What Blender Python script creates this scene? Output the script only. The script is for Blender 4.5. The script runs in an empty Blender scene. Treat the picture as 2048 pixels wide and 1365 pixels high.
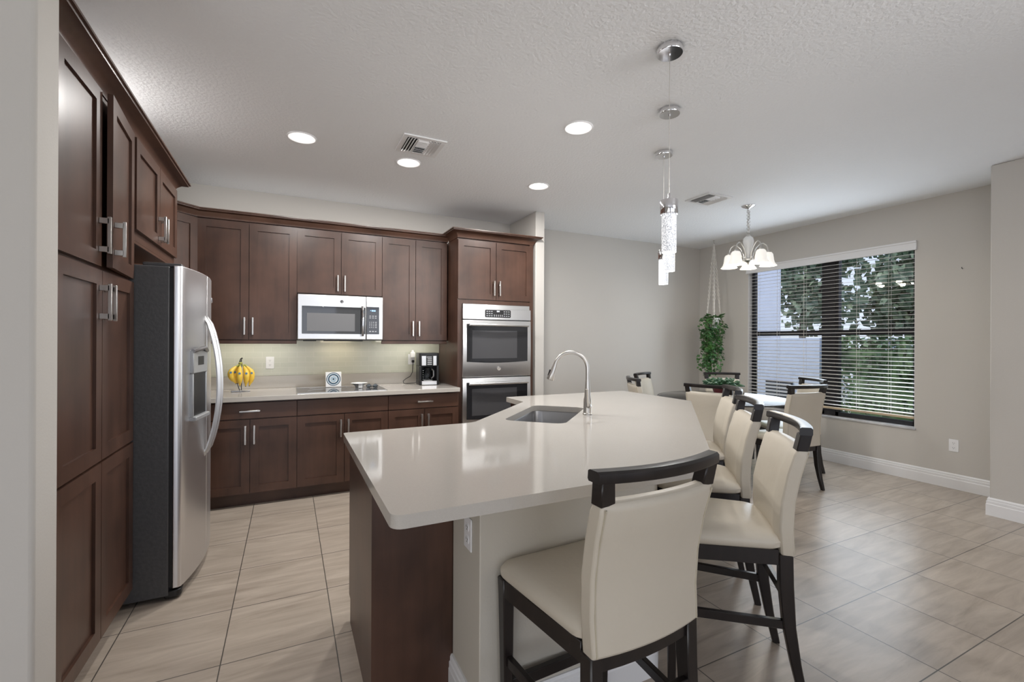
import bpy, bmesh, math, random
from mathutils import Vector, Matrix
random.seed(7)
S = bpy.context.scene
COL = S.collection
PI = math.pi

# ------------------------------------------------------------------ camera
F_PX, YAW, PITCH, ROLL, CAM_H = 910.734, 0.4557498, 0.00060228, 0.0043071, 1.378
cam_d = bpy.data.cameras.new('camera')
cam_d.sensor_fit = 'HORIZONTAL'
cam_d.sensor_width = 36.0
cam_d.lens = 36.0 * F_PX / 2048.0
cam_d.clip_start = 0.02
cam = bpy.data.objects.new('camera', cam_d)
COL.objects.link(cam)
_F = Vector((math.sin(YAW), math.cos(YAW), 0)); _R = Vector((math.cos(YAW), -math.sin(YAW), 0)); _U = Vector((0, 0, 1))
_F2 = _F * math.cos(PITCH) + _U * math.sin(PITCH); _U2 = _U * math.cos(PITCH) - _F * math.sin(PITCH)
_R3 = _R * math.cos(ROLL) + _U2 * math.sin(ROLL); _U3 = _U2 * math.cos(ROLL) - _R * math.sin(ROLL)
cam.matrix_world = Matrix(((_R3.x, _U3.x, -_F2.x, 0), (_R3.y, _U3.y, -_F2.y, 0), (_R3.z, _U3.z, -_F2.z, CAM_H), (0, 0, 0, 1)))
S.camera = cam

# ------------------------------------------------------------------ view, world, sun, daylight
vs = S.view_settings
S.display_settings.display_device = 'sRGB'
vs.view_transform = 'Standard'; vs.look = 'None'; vs.exposure = 0.42; vs.gamma = 1.0
vs.use_curve_mapping = False
S.cycles.max_bounces = 10
S.cycles.diffuse_bounces = 6
S.cycles.transparent_max_bounces = 24
S.cycles.caustics_reflective = False
S.cycles.caustics_refractive = False
S.cycles.sample_clamp_indirect = 6.0
try:
    S.cycles.use_denoising = True
except Exception:
    pass

W = bpy.data.worlds.new('world'); S.world = W; W.use_nodes = True
wn = W.node_tree.nodes; wl = W.node_tree.links
wn.clear()
w_out = wn.new('ShaderNodeOutputWorld'); w_bg = wn.new('ShaderNodeBackground')
w_tc = wn.new('ShaderNodeTexCoord'); w_sep = wn.new('ShaderNodeSeparateXYZ'); w_ramp = wn.new('ShaderNodeValToRGB')
w_ramp.color_ramp.elements[0].position = 0.0; w_ramp.color_ramp.elements[0].color = (0.80, 0.86, 1.0, 1)
w_ramp.color_ramp.elements[1].position = 0.7; w_ramp.color_ramp.elements[1].color = (0.50, 0.62, 0.95, 1)
wl.new(w_tc.outputs['Generated'], w_sep.inputs[0]); wl.new(w_sep.outputs['Z'], w_ramp.inputs[0])
wl.new(w_ramp.outputs[0], w_bg.inputs[0]); wl.new(w_bg.outputs[0], w_out.inputs[0])
w_bg.inputs[1].default_value = 0.95

def light(name, kind, loc, energy, color=(1, 1, 1), size=0.1, size_y=None, direction=None, parent=None, **kw):
    d = bpy.data.lights.new(name, kind); d.energy = energy; d.color = color
    if kind == 'AREA':
        d.size = size
        if size_y: d.shape = 'RECTANGLE'; d.size_y = size_y
    elif kind in ('POINT', 'SPOT'):
        d.shadow_soft_size = size
    elif kind == 'SUN':
        d.angle = size
    for k, v in kw.items(): setattr(d, k, v)
    o = bpy.data.objects.new(name, d); COL.objects.link(o); o.location = loc
    if direction is not None:
        o.rotation_euler = Vector(direction).to_track_quat('-Z', 'Y').to_euler()
    if parent: o.parent = parent
    return o

light('sun', 'SUN', (8, 9, 9), 1.8, (1.0, 0.95, 0.88), size=0.25, direction=(0.45, -0.45, -0.77))
# added fill lamp behind the camera, tilted up to brighten the ceiling
light('rear_fill_light', 'AREA', (1.9, -3.9, 1.25), 22, (0.95, 0.97, 1.0), 5.0, 2.2, direction=(0, 1, 0.40))
light('side_fill_light', 'AREA', (-3.0, -1.3, 1.25), 60, (0.95, 0.97, 1.0), 4.4, 2.2, direction=(1, 0.35, 0.42))  # second added fill, out of view on the left, lifts the window wall
# unseen fill lamp added behind the camera to brighten the kitchen end
light('kitchen_fill_light', 'AREA', (2.75, -1.1, 2.5), 4.2, (1.0, 0.98, 0.95), 1.6, 0.35, direction=(-0.46, 1, 0.0), spread=math.radians(52))
# fill lamps added above the cabinets, unseen behind the crown, lifting the ceiling
light('cabinet_top_fill', 'AREA', (0.35, 4.86, 2.47), 0.8, (1.0, 0.97, 0.92), 2.2, 0.22, direction=(0, -0.5, 1))
light('cabinet_top_fill', 'AREA', (-1.18, 3.3, 2.47), 13, (1.0, 0.98, 0.95), 0.4, 1.1, direction=(1, 0.1, 0.55))
# daylight entering through the dining window blind
light('dining_window_daylight', 'AREA', (5.585, 3.26, 1.45), 23, (0.80, 0.90, 1.0), 1.8, 1.75, direction=(-1, -0.1, -0.1))

# ------------------------------------------------------------------ materials
def mat(name, color=(0.5, 0.5, 0.5), rough=0.5, metal=0.0, **kw):
    m = bpy.data.materials.new(name); m.use_nodes = True
    b = m.node_tree.nodes['Principled BSDF']
    b.inputs['Base Color'].default_value = (*color, 1)
    b.inputs['Roughness'].default_value = rough
    b.inputs['Metallic'].default_value = metal
    for k, v in kw.items():
        b.inputs[k.replace('_', ' ')].default_value = v
    return m

def nodes(m):
    nt = m.node_tree
    return nt, nt.nodes, nt.links, nt.nodes['Principled BSDF']

def noise_color(m, c1, c2, scale=(5, 5, 5), detail=4, lo=0.3, hi=0.7, bump=0.0, bump_scale=None, coord='Object', nscale=1.0, distortion=0.0):
    nt, n, l, b = nodes(m)
    tc = n.new('ShaderNodeTexCoord'); mp = n.new('ShaderNodeMapping'); mp.inputs['Scale'].default_value = scale
    nz = n.new('ShaderNodeTexNoise'); nz.inputs['Scale'].default_value = nscale; nz.inputs['Detail'].default_value = detail
    nz.inputs['Distortion'].default_value = distortion
    rp = n.new('ShaderNodeValToRGB')
    rp.color_ramp.elements[0].position = lo; rp.color_ramp.elements[1].position = hi
    rp.color_ramp.elements[0].color = (*c1, 1); rp.color_ramp.elements[1].color = (*c2, 1)
    l.new(tc.outputs[coord], mp.inputs[0]); l.new(mp.outputs[0], nz.inputs['Vector'])
    l.new(nz.outputs[0], rp.inputs[0]); l.new(rp.outputs[0], b.inputs['Base Color'])
    if bump:
        bp = n.new('ShaderNodeBump'); bp.inputs['Strength'].default_value = bump; bp.inputs['Distance'].default_value = 0.01
        if bump_scale:
            nb = n.new('ShaderNodeTexNoise'); nb.inputs['Scale'].default_value = bump_scale; nb.inputs['Detail'].default_value = 3
            l.new(tc.outputs[coord], nb.inputs['Vector']); l.new(nb.outputs[0], bp.inputs['Height'])
        else:
            l.new(nz.outputs[0], bp.inputs['Height'])
        l.new(bp.outputs[0], b.inputs['Normal'])
    return m

def wood(name, c1, c2, scale, rough=0.34):
    m = mat(name, c1, rough)
    nt, n, l, b = nodes(m)
    tc = n.new('ShaderNodeTexCoord')
    mp = n.new('ShaderNodeMapping'); mp.inputs['Scale'].default_value = scale
    nz = n.new('ShaderNodeTexNoise'); nz.inputs['Scale'].default_value = 1.0; nz.inputs['Detail'].default_value = 6; nz.inputs['Roughness'].default_value = 0.65
    n2 = n.new('ShaderNodeTexNoise'); n2.inputs['Scale'].default_value = 3.2; n2.inputs['Detail'].default_value = 3
    mx = n.new('ShaderNodeMath'); mx.operation = 'MULTIPLY_ADD'; mx.inputs[1].default_value = 0.45
    rp = n.new('ShaderNodeValToRGB')
    rp.color_ramp.elements[0].position = 0.48; rp.color_ramp.elements[1].position = 0.98
    rp.color_ramp.elements[0].color = (*c1, 1); rp.color_ramp.elements[1].color = (*c2, 1)
    l.new(tc.outputs['Object'], mp.inputs[0]); l.new(mp.outputs[0], nz.inputs['Vector']); l.new(tc.outputs['Object'], n2.inputs['Vector'])
    l.new(nz.outputs[0], mx.inputs[0]); l.new(n2.outputs[0], mx.inputs[2])
    l.new(mx.outputs[0], rp.inputs[0]); l.new(rp.outputs[0], b.inputs['Base Color'])
    return m

M = {}
M['wood'] = wood('dark_stained_maple', (0.046, 0.022, 0.0145), (0.104, 0.052, 0.035), (26, 26, 2.2))
M['wood_h'] = wood('dark_stained_maple_cross_grain', (0.048, 0.023, 0.015), (0.106, 0.053, 0.035), (2.2, 26, 26))
M['black_wood'] = noise_color(mat('espresso_wood', (0.012, 0.010, 0.010), 0.28), (0.009, 0.007, 0.007), (0.019, 0.014, 0.013), (20, 20, 2))
M['wall'] = noise_color(mat('greige_wall_paint', (0.555, 0.53, 0.495), 0.75), (0.575, 0.55, 0.515), (0.595, 0.57, 0.535), (1, 1, 1), 3, bump=0.06, bump_scale=130)
M['pony'] = noise_color(mat('cream_white_wall_paint', (0.58, 0.545, 0.48), 0.6), (0.565, 0.53, 0.465), (0.59, 0.555, 0.49), (1, 1, 1), 3, bump=0.05, bump_scale=130)
M['ceil'] = noise_color(mat('knockdown_ceiling_paint', (0.89, 0.905, 0.93), 0.8), (0.88, 0.895, 0.92), (0.90, 0.915, 0.94), (1, 1, 1), 3, bump=0.4, bump_scale=52)
M['white'] = mat('white_trim_paint', (0.82, 0.82, 0.83), 0.35)
M['white_plastic'] = mat('white_plastic', (0.88, 0.88, 0.90), 0.35)
M['steel'] = mat('brushed_stainless', (0.80, 0.80, 0.80), 0.32, 1.0)
M['fridge_steel'] = mat('fridge_stainless', (0.74, 0.74, 0.755), 0.36, 1.0)
M['steel_dark'] = mat('satin_stainless', (0.36, 0.36, 0.37), 0.3, 1.0)
M['nickel'] = mat('brushed_nickel', (0.62, 0.60, 0.57), 0.3, 1.0)
M['chrome'] = mat('polished_chrome', (0.80, 0.80, 0.82), 0.08, 1.0)
M['black_glass'] = mat('black_oven_glass', (0.022, 0.023, 0.026), 0.05, 0.0, Specular_IOR_Level=0.9)
M['grey_glass'] = mat('grey_oven_window', (0.075, 0.075, 0.08), 0.05, 0.0, Specular_IOR_Level=0.8)
M['microwave_screen'] = mat('grey_microwave_screen', (0.16, 0.16, 0.165), 0.25)
M['cook_glass'] = mat('cooktop_glass', (0.05, 0.05, 0.052), 0.04, 0.0, Specular_IOR_Level=1.0)
M['black'] = mat('black_plastic', (0.012, 0.012, 0.013), 0.32)
M['charcoal'] = noise_color(mat('charcoal_enamel', (0.05, 0.052, 0.056), 0.42), (0.068, 0.069, 0.073), (0.082, 0.083, 0.088), (60, 60, 60), 2, bump=0.1)
M['gasket'] = mat('black_gasket', (0.008, 0.008, 0.009), 0.6)
M['leather'] = noise_color(mat('cream_leather', (0.60, 0.545, 0.455), 0.36), (0.585, 0.53, 0.44), (0.62, 0.565, 0.475), (3, 3, 3), 4, bump=0.10, bump_scale=38)
M['leather_seam'] = mat('cream_piping', (0.50, 0.45, 0.35), 0.5)
M['ceramic'] = mat('white_ceramic', (0.80, 0.80, 0.79), 0.2)
M['macrame'] = noise_color(mat('cotton_cord', (0.70, 0.67, 0.62), 0.9), (0.62, 0.59, 0.54), (0.74, 0.71, 0.67), (80, 80, 30), 2)
M['terracotta'] = mat('burgundy_glaze', (0.14, 0.03, 0.035), 0.35)
M['soil'] = mat('potting_soil', (0.03, 0.022, 0.016), 0.95)
M['leaf'] = noise_color(mat('pothos_leaf', (0.05, 0.15, 0.04), 0.35), (0.022, 0.075, 0.026), (0.075, 0.18, 0.045), (9, 9, 9), 2)
M['leaf_succ'] = noise_color(mat('succulent_leaf', (0.05, 0.13, 0.07), 0.35), (0.03, 0.085, 0.045), (0.08, 0.17, 0.085), (14, 14, 14), 2)
M['leaf_tree'] = noise_color(mat('tree_leaf', (0.08, 0.16, 0.05), 0.5), (0.12, 0.175, 0.11), (0.29, 0.37, 0.22), (1.7, 1.7, 1.7), 3)
M['leaf_hedge'] = noise_color(mat('hedge_leaf', (0.07, 0.15, 0.04), 0.5), (0.045, 0.09, 0.03), (0.13, 0.22, 0.075), (3, 3, 3), 3)
M['bark'] = noise_color(mat('bark', (0.10, 0.075, 0.06), 0.9), (0.07, 0.05, 0.04), (0.15, 0.12, 0.10), (9, 9, 2), 4, bump=0.4)
M['stem'] = mat('vine_stem', (0.10, 0.12, 0.05), 0.6)
M['bronze'] = mat('dark_bronze_aluminium', (0.03, 0.03, 0.035), 0.4, 0.3)
M['blind'] = mat('white_faux_wood_slat', (0.88, 0.87, 0.86), 0.4)
M['blind_rail'] = mat('tan_bottom_rail', (0.52, 0.41, 0.28), 0.45)
M['cord'] = mat('blind_cord', (0.75, 0.73, 0.70), 0.8)
M['sill'] = noise_color(mat('grey_marble_sill', (0.55, 0.55, 0.56), 0.3), (0.42, 0.42, 0.44), (0.66, 0.66, 0.67), (9, 9, 9), 5)
M['rubber'] = mat('black_rubber', (0.02, 0.02, 0.02), 0.6)
M['banana'] = noise_color(mat('banana_skin', (0.80, 0.52, 0.05), 0.4), (0.72, 0.44, 0.04), (0.84, 0.60, 0.09), (14, 14, 14), 3)
M['banana_tip'] = mat('banana_tip', (0.07, 0.045, 0.02), 0.8)
M['banana_neck'] = mat('banana_stalk', (0.36, 0.36, 0.07), 0.5)
M['sticker'] = mat('blue_fruit_sticker', (0.07, 0.18, 0.32), 0.4)
M['blue_glaze'] = mat('blue_glaze', (0.010, 0.055, 0.10), 0.25)
M['pale_blue'] = mat('pale_blue_glaze', (0.16, 0.36, 0.50), 0.25)
M['stucco'] = noise_color(mat('lavender_white_stucco', (0.62, 0.65, 0.76), 0.85), (0.60, 0.63, 0.74), (0.64, 0.67, 0.78), (6, 6, 6), 3)
M['grass'] = noise_color(mat('lawn', (0.08, 0.13, 0.04), 0.9), (0.05, 0.09, 0.03), (0.12, 0.17, 0.06), (5, 5, 5), 5)
M['paper_grey'] = mat('light_grey_keycap', (0.45, 0.46, 0.48), 0.5)
M['vent_dark'] = mat('duct_interior', (0.03, 0.03, 0.03), 0.9)
M['wall_unseen'] = mat('living_room_paint', (0.50, 0.48, 0.44), 0.8)

def emit(name, color, strength, base=(0.8, 0.8, 0.8)):
    m = mat(name, base, 0.4)
    b = m.node_tree.nodes['Principled BSDF']
    b.inputs['Emission Color'].default_value = (*color, 1); b.inputs['Emission Strength'].default_value = strength
    return m
M['led'] = emit('led_lens', (1.0, 0.97, 0.93), 7.0)
M['led_baffle'] = emit('lit_baffle_white', (1.0, 0.98, 0.96), 0.55)
M['shade'] = emit('frosted_alabaster_glass', (1.0, 0.95, 0.86), 0.34, (0.9, 0.88, 0.84))
M['display_blue'] = emit('blue_display_digits', (0.25, 0.55, 1.0), 2.2, (0.1, 0.1, 0.2))
M['display_white'] = emit('white_display_digits', (0.9, 0.95, 1.0), 2.0, (0.2, 0.2, 0.2))

# bubbled acrylic rod lit from its cap
m = mat('bubbled_crystal', (0.75, 0.78, 0.82), 0.08)
nt, n, l, b = nodes(m)
tc = n.new('ShaderNodeTexCoord'); vo = n.new('ShaderNodeTexVoronoi'); vo.inputs['Scale'].default_value = 210
rp = n.new('ShaderNodeValToRGB'); rp.color_ramp.elements[0].position = 0.25; rp.color_ramp.elements[1].position = 0.60
rp.color_ramp.elements[0].color = (1.0, 1.0, 1.0, 1); rp.color_ramp.elements[1].color = (0.07, 0.075, 0.09, 1)
l.new(tc.outputs['Object'], vo.inputs['Vector']); l.new(vo.outputs['Distance'], rp.inputs[0])
l.new(rp.outputs[0], b.inputs['Emission Color']); b.inputs['Emission Strength'].default_value = 0.75
bp = n.new('ShaderNodeBump'); bp.inputs['Strength'].default_value = 0.5; l.new(vo.outputs['Distance'], bp.inputs['Height']); l.new(bp.outputs[0], b.inputs['Normal'])
M['crystal'] = m

def glass(name, color=(1, 1, 1), reflect=0.08, tint_rough=0.0):
    # thin architectural glass: mostly transparent with a clear reflection
    m = bpy.data.materials.new(name); m.use_nodes = True
    nt = m.node_tree; n = nt.nodes; l = nt.links; n.clear()
    o = n.new('ShaderNodeOutputMaterial'); t = n.new('ShaderNodeBsdfTransparent'); g = n.new('ShaderNodeBsdfGlossy')
    t.inputs[0].default_value = (*color, 1); g.inputs['Roughness'].default_value = tint_rough
    mx = n.new('ShaderNodeMixShader'); fr = n.new('ShaderNodeFresnel'); fr.inputs['IOR'].default_value = 1.5
    l.new(fr.outputs[0], mx.inputs[0]); l.new(t.outputs[0], mx.inputs[1]); l.new(g.outputs[0], mx.inputs[2]); l.new(mx.outputs[0], o.inputs[0])
    return m
M['dispenser_grey'] = mat('silver_grey_plastic', (0.42, 0.43, 0.44), 0.35, 0.4)
M['lens'] = glass('spectacle_lens', (0.72, 0.78, 0.84))
M['glass'] = glass('window_glass', (0.93, 0.95, 0.96))
M['table_glass'] = glass('tempered_table_glass', (0.80, 0.88, 0.86))
M['carafe'] = glass('carafe_glass', (0.55, 0.6, 0.65))

# polished quartz
m = mat('cream_quartz', (0.56, 0.51, 0.45), 0.08, Specular_IOR_Level=0.5)
nt, n, l, b = nodes(m)
tc = n.new('ShaderNodeTexCoord'); vo = n.new('ShaderNodeTexVoronoi'); vo.inputs['Scale'].default_value = 420
nz = n.new('ShaderNodeTexNoise'); nz.inputs['Scale'].default_value = 2.5; nz.inputs['Detail'].default_value = 4
rp = n.new('ShaderNodeValToRGB'); e = rp.color_ramp.elements
e[0].position = 0.0; e[0].color = (0.43, 0.40, 0.36, 1); e[1].position = 1.0; e[1].color = (0.56, 0.53, 0.49, 1)
mx = n.new('ShaderNodeMix'); mx.data_type = 'RGBA'; mx.inputs[0].default_value = 0.25
rp2 = n.new('ShaderNodeValToRGB'); rp2.color_ramp.elements[0].color = (0.485, 0.455, 0.415, 1); rp2.color_ramp.elements[1].color = (0.535, 0.505, 0.465, 1)
l.new(tc.outputs['Object'], vo.inputs['Vector']); l.new(tc.outputs['Object'], nz.inputs['Vector'])
l.new(vo.outputs['Color'], rp.inputs[0]); l.new(nz.outputs[0], rp2.inputs[0])
l.new(rp2.outputs[0], mx.inputs[6]); l.new(rp.outputs[0], mx.inputs[7]); l.new(mx.outputs[2], b.inputs['Base Color'])
M['quartz'] = m

# rectified porcelain floor tile, 0.452 x 0.4475 m grid
TX, TY, OX, OY = 0.4522, 0.4475, 0.197, 0.930
m = mat('porcelain_floor_tile', (0.45, 0.37, 0.30), 0.30, Specular_IOR_Level=0.5)
nt, n, l, b = nodes(m)
tc = n.new('ShaderNodeTexCoord'); mp = n.new('ShaderNodeMapping')
mp.inputs['Location'].default_value = (-OX / TX, -OY / TY, 0); mp.inputs['Scale'].default_value = (1 / TX, 1 / TY, 1)
sx = n.new('ShaderNodeSeparateXYZ'); l.new(tc.outputs['Object'], mp.inputs[0]); l.new(mp.outputs[0], sx.inputs[0])
def edge(sock, size):
    fr = n.new('ShaderNodeMath'); fr.operation = 'FRACT'; l.new(sock, fr.inputs[0])
    sb = n.new('ShaderNodeMath'); sb.operation = 'SUBTRACT'; l.new(fr.outputs[0], sb.inputs[0]); sb.inputs[1].default_value = 0.5
    ab = n.new('ShaderNodeMath'); ab.operation = 'ABSOLUTE'; l.new(sb.outputs[0], ab.inputs[0])
    gt = n.new('ShaderNodeMath'); gt.operation = 'GREATER_THAN'; l.new(ab.outputs[0], gt.inputs[0]); gt.inputs[1].default_value = 0.5 - 0.0024 / size
    return gt
gx = edge(sx.outputs['X'], TX); gy = edge(sx.outputs['Y'], TY)
gm = n.new('ShaderNodeMath'); gm.operation = 'MAXIMUM'; l.new(gx.outputs[0], gm.inputs[0]); l.new(gy.outputs[0], gm.inputs[1])
fl = n.new('ShaderNodeVectorMath'); fl.operation = 'FLOOR'; l.new(mp.outputs[0], fl.inputs[0])
wnz = n.new('ShaderNodeTexWhiteNoise'); wnz.noise_dimensions = '3D'; l.new(fl.outputs[0], wnz.inputs['Vector'])
sc = n.new('ShaderNodeVectorMath'); sc.operation = 'SCALE'; sc.inputs['Scale'].default_value = 9.0; l.new(wnz.outputs['Color'], sc.inputs[0])
ad = n.new('ShaderNodeVectorMath'); ad.operation = 'ADD'; l.new(tc.outputs['Object'], ad.inputs[0]); l.new(sc.outputs[0], ad.inputs[1])
mp2 = n.new('ShaderNodeMapping'); mp2.inputs['Rotation'].default_value = (0, 0, math.radians(-14)); mp2.inputs['Scale'].default_value = (1.5, 10, 1)
l.new(ad.outputs[0], mp2.inputs[0])
nz = n.new('ShaderNodeTexNoise'); nz.inputs['Scale'].default_value = 1.6; nz.inputs['Detail'].default_value = 7; nz.inputs['Roughness'].default_value = 0.6; nz.inputs['Distortion'].default_value = 0.7
l.new(mp2.outputs[0], nz.inputs['Vector'])
rp = n.new('ShaderNodeValToRGB'); e = rp.color_ramp.elements
e[0].position = 0.22; e[0].color = (0.30, 0.245, 0.195, 1); e[1].position = 0.78; e[1].color = (0.54, 0.465, 0.39, 1)
x = e.new(0.5); x.color = (0.425, 0.36, 0.297, 1)
l.new(nz.outputs[0], rp.inputs[0])
mg = n.new('ShaderNodeMix'); mg.data_type = 'RGBA'; l.new(gm.outputs[0], mg.inputs[0]); l.new(rp.outputs[0], mg.inputs[6]); mg.inputs[7].default_value = (0.085, 0.075, 0.065, 1)
l.new(mg.outputs[2], b.inputs['Base Color'])
M['floor'] = m

# glass subway tile
m = mat('pale_green_glass_tile', (0.5, 0.5, 0.42), 0.12)
nt, n, l, b = nodes(m)
tc = n.new('ShaderNodeTexCoord'); mp = n.new('ShaderNodeMapping'); mp.inputs['Rotation'].default_value = (math.radians(90), 0, 0)
sx = n.new('ShaderNodeSeparateXYZ'); cx = n.new('ShaderNodeCombineXYZ'); l.new(tc.outputs['Object'], sx.inputs[0]); l.new(sx.outputs['X'], cx.inputs[0]); l.new(sx.outputs['Z'], cx.inputs[1])
bk = n.new('ShaderNodeTexBrick'); bk.inputs['Scale'].default_value = 1.0; bk.inputs['Brick Width'].default_value = 0.152; bk.inputs['Row Height'].default_value = 0.0505
bk.inputs['Mortar Size'].default_value = 0.0015; bk.inputs['Color1'].default_value = (0.56, 0.57, 0.48, 1); bk.inputs['Color2'].default_value = (0.60, 0.60, 0.51, 1); bk.inputs['Mortar'].default_value = (0.66, 0.65, 0.57, 1)
l.new(cx.outputs[0], bk.inputs['Vector']); l.new(bk.outputs['Color'], b.inputs['Base Color'])
M['tile'] = m

# ------------------------------------------------------------------ mesh helpers
class B:
    def __init__(s): s.bm = bmesh.new()
    def box(s, x0, x1, y0, y1, z0, z1, rot=None, at=None):
        c = [Vector((x, y, z)) for z in (z0, z1) for y in (y0, y1) for x in (x0, x1)]
        if rot is not None:
            p = Vector(at if at else ((x0 + x1) / 2, (y0 + y1) / 2, (z0 + z1) / 2))
            c = [rot @ (q - p) + p for q in c]
        v = [s.bm.verts.new(q) for q in c]
        for f in ((0, 2, 3, 1), (4, 5, 7, 6), (0, 1, 5, 4), (2, 6, 7, 3), (0, 4, 6, 2), (1, 3, 7, 5)): s.bm.faces.new([v[i] for i in f])
        return s
    def prism(s, poly, z0, z1, top=True, bottom=True):
        n = len(poly)
        a = [s.bm.verts.new((x, y, z0)) for x, y in poly]; c = [s.bm.verts.new((x, y, z1)) for x, y in poly]
        if bottom: s.bm.faces.new(a[::-1])
        if top: s.bm.faces.new(c)
        for i in range(n): s.bm.faces.new((a[i], a[(i + 1) % n], c[(i + 1) % n], c[i]))
        return s
    def loft(s, rings, cap=True, closed=True):
        vs = [[s.bm.verts.new(p) for p in r] for r in rings]
        n = len(vs[0])
        for a, c in zip(vs, vs[1:]):
            for i in range(n if closed else n - 1):
                s.bm.faces.new((a[i], a[(i + 1) % n], c[(i + 1) % n], c[i]))
        if cap and closed:
            s.bm.faces.new(vs[0][::-1]); s.bm.faces.new(vs[-1])
        return s
    def tube(s, pts, r, n=8, cap=True):
        pts = [Vector(p) for p in pts]
        rr = r if isinstance(r, (list, tuple)) else [r] * len(pts)
        rings = []; prev = None
        for i, p in enumerate(pts):
            t = (pts[min(i + 1, len(pts) - 1)] - pts[max(i - 1, 0)]).normalized()
            if prev is None:
                u = t.orthogonal().normalized()
            else:
                u = (prev - t * prev.dot(t))
                u = u.normalized() if u.length > 1e-6 else t.orthogonal().normalized()
            prev = u; w = t.cross(u)
            rings.append([p + (u * math.cos(2 * PI * k / n) + w * math.sin(2 * PI * k / n)) * rr[i] for k in range(n)])
        return s.loft(rings, cap)
    def lathe(s, prof, n=24, at=(0, 0, 0), cap=True):
        rings = [[Vector((at[0] + r * math.cos(2 * PI * k / n), at[1] + r * math.sin(2 * PI * k / n), at[2] + z)) for k in range(n)] for r, z in prof]
        return s.loft(rings, cap)
    def disc(s, c, nrm, r, depth, n=20):
        c = Vector(c); nrm = Vector(nrm).normalized(); u = nrm.orthogonal().normalized(); w = nrm.cross(u)
        rings = [[c + nrm * d + (u * math.cos(2 * PI * k / n) + w * math.sin(2 * PI * k / n)) * r for k in range(n)] for d in (0, depth)]
        return s.loft(rings)
    def torus(s, c, nrm, R, r, n=24, m=6, sy=1.0):
        c = Vector(c); nrm = Vector(nrm).normalized(); u = nrm.orthogonal().normalized(); w = nrm.cross(u)
        rings = []
        for i in range(n + 1):
            a = 2 * PI * i / n; d = u * math.cos(a) + w * math.sin(a) * sy
            rings.append([c + d * (R + r * math.cos(2 * PI * k / m)) + nrm * r * math.sin(2 * PI * k / m) for k in range(m)])
        return s.loft(rings, False)
    def build(s, name, m, parent=None, bevel=0.0, seg=2, smooth=False, subsurf=0, angle=35, loc=None):
        bmesh.ops.recalc_face_normals(s.bm, faces=s.bm.faces[:])
        me = bpy.data.meshes.new(name); s.bm.to_mesh(me); s.bm.free()
        if isinstance(m, (list, tuple)):
            for k in m: me.materials.append(M[k] if isinstance(k, str) else k)
        else: me.materials.append(M[m] if isinstance(m, str) else m)
        o = bpy.data.objects.new(name, me); COL.objects.link(o)
        if parent: o.parent = parent
        if loc: o.location = loc
        if bevel:
            d = o.modifiers.new('bevel', 'BEVEL'); d.width = bevel; d.segments = seg; d.limit_method = 'ANGLE'; d.angle_limit = math.radians(angle)
            d.harden_normals = False
        if subsurf:
            d = o.modifiers.new('subsurf', 'SUBSURF'); d.levels = subsurf; d.render_levels = subsurf
        if smooth or bevel or subsurf:
            me.polygons.foreach_set('use_smooth', [True] * len(me.polygons))
            if not subsurf:
                try: me.set_sharp_from_angle(angle=math.radians(40))
                except Exception: pass
        return o

def tag(o, label=None, cat=None, group=None, kind=None):
    if label: o['label'] = label
    if cat: o['category'] = cat
    if group: o['group'] = group
    if kind: o['kind'] = kind
    return o
def thing(name, label, cat, loc=(0, 0, 0), rz=0.0, group=None):
    o = bpy.data.objects.new(name, None); COL.objects.link(o); o.location = loc; o.rotation_euler = (0, 0, rz); o.empty_display_size = 0.1
    return tag(o, label, cat, group)
def struct(o): o['kind'] = 'structure'; return o
def kids(o): return [c for c in bpy.data.objects if c.parent == o]
def dup(o, label=None, loc=None, rz=None, parent=None):
    c = o.copy(); COL.objects.link(c)
    if parent is not None: c.parent = parent
    if label: c['label'] = label
    if loc is not None: c.location = loc
    if rz is not None: c.rotation_euler = (0, 0, rz)
    for k in kids(o): dup(k, parent=c)
    return c
def arc(c, r, a0, a1, n): return [(c[0] + r * math.cos(a0 + (a1 - a0) * i / n), c[1] + r * math.sin(a0 + (a1 - a0) * i / n)) for i in range(n + 1)]
def rounded(poly, radii, n=5):
    out = []; N = len(poly)
    for i, p in enumerate(poly):
        r = radii[i] if isinstance(radii, (list, tuple)) else radii
        p = Vector(p); a = Vector(poly[i - 1]) - p; c = Vector(poly[(i + 1) % N]) - p
        if r <= 0: out.append(tuple(p)); continue
        a.normalize(); c.normalize(); half = math.acos(max(-1, min(1, a.dot(c)))) / 2
        d = r / math.tan(half); ctr = p + (a + c).normalized() * (r / math.sin(half))
        s0 = p + a * d - ctr; s1 = p + c * d - ctr
        a0 = math.atan2(s0.y, s0.x); a1 = math.atan2(s1.y, s1.x); da = (a1 - a0 + PI) % (2 * PI) - PI
        for k in range(n + 1): out.append((ctr.x + r * math.cos(a0 + da * k / n), ctr.y + r * math.sin(a0 + da * k / n)))
    return out
def slab_with_hole(outer, hole, z0, z1):
    b = B(); bm = b.bm; edges = []
    for loop in (outer, hole):
        v = [bm.verts.new((x, y, z1)) for x, y in loop]
        for i in range(len(v)): edges.append(bm.edges.new((v[i], v[(i + 1) % len(v)])))
    r = bmesh.ops.triangle_fill(bm, use_beauty=True, use_dissolve=False, edges=edges)
    faces = [f for f in r['geom'] if isinstance(f, bmesh.types.BMFace)]
    ex = bmesh.ops.extrude_face_region(bm, geom=faces)
    for v in [g for g in ex['geom'] if isinstance(g, bmesh.types.BMVert)]: v.co.z = z0
    return b

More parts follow.
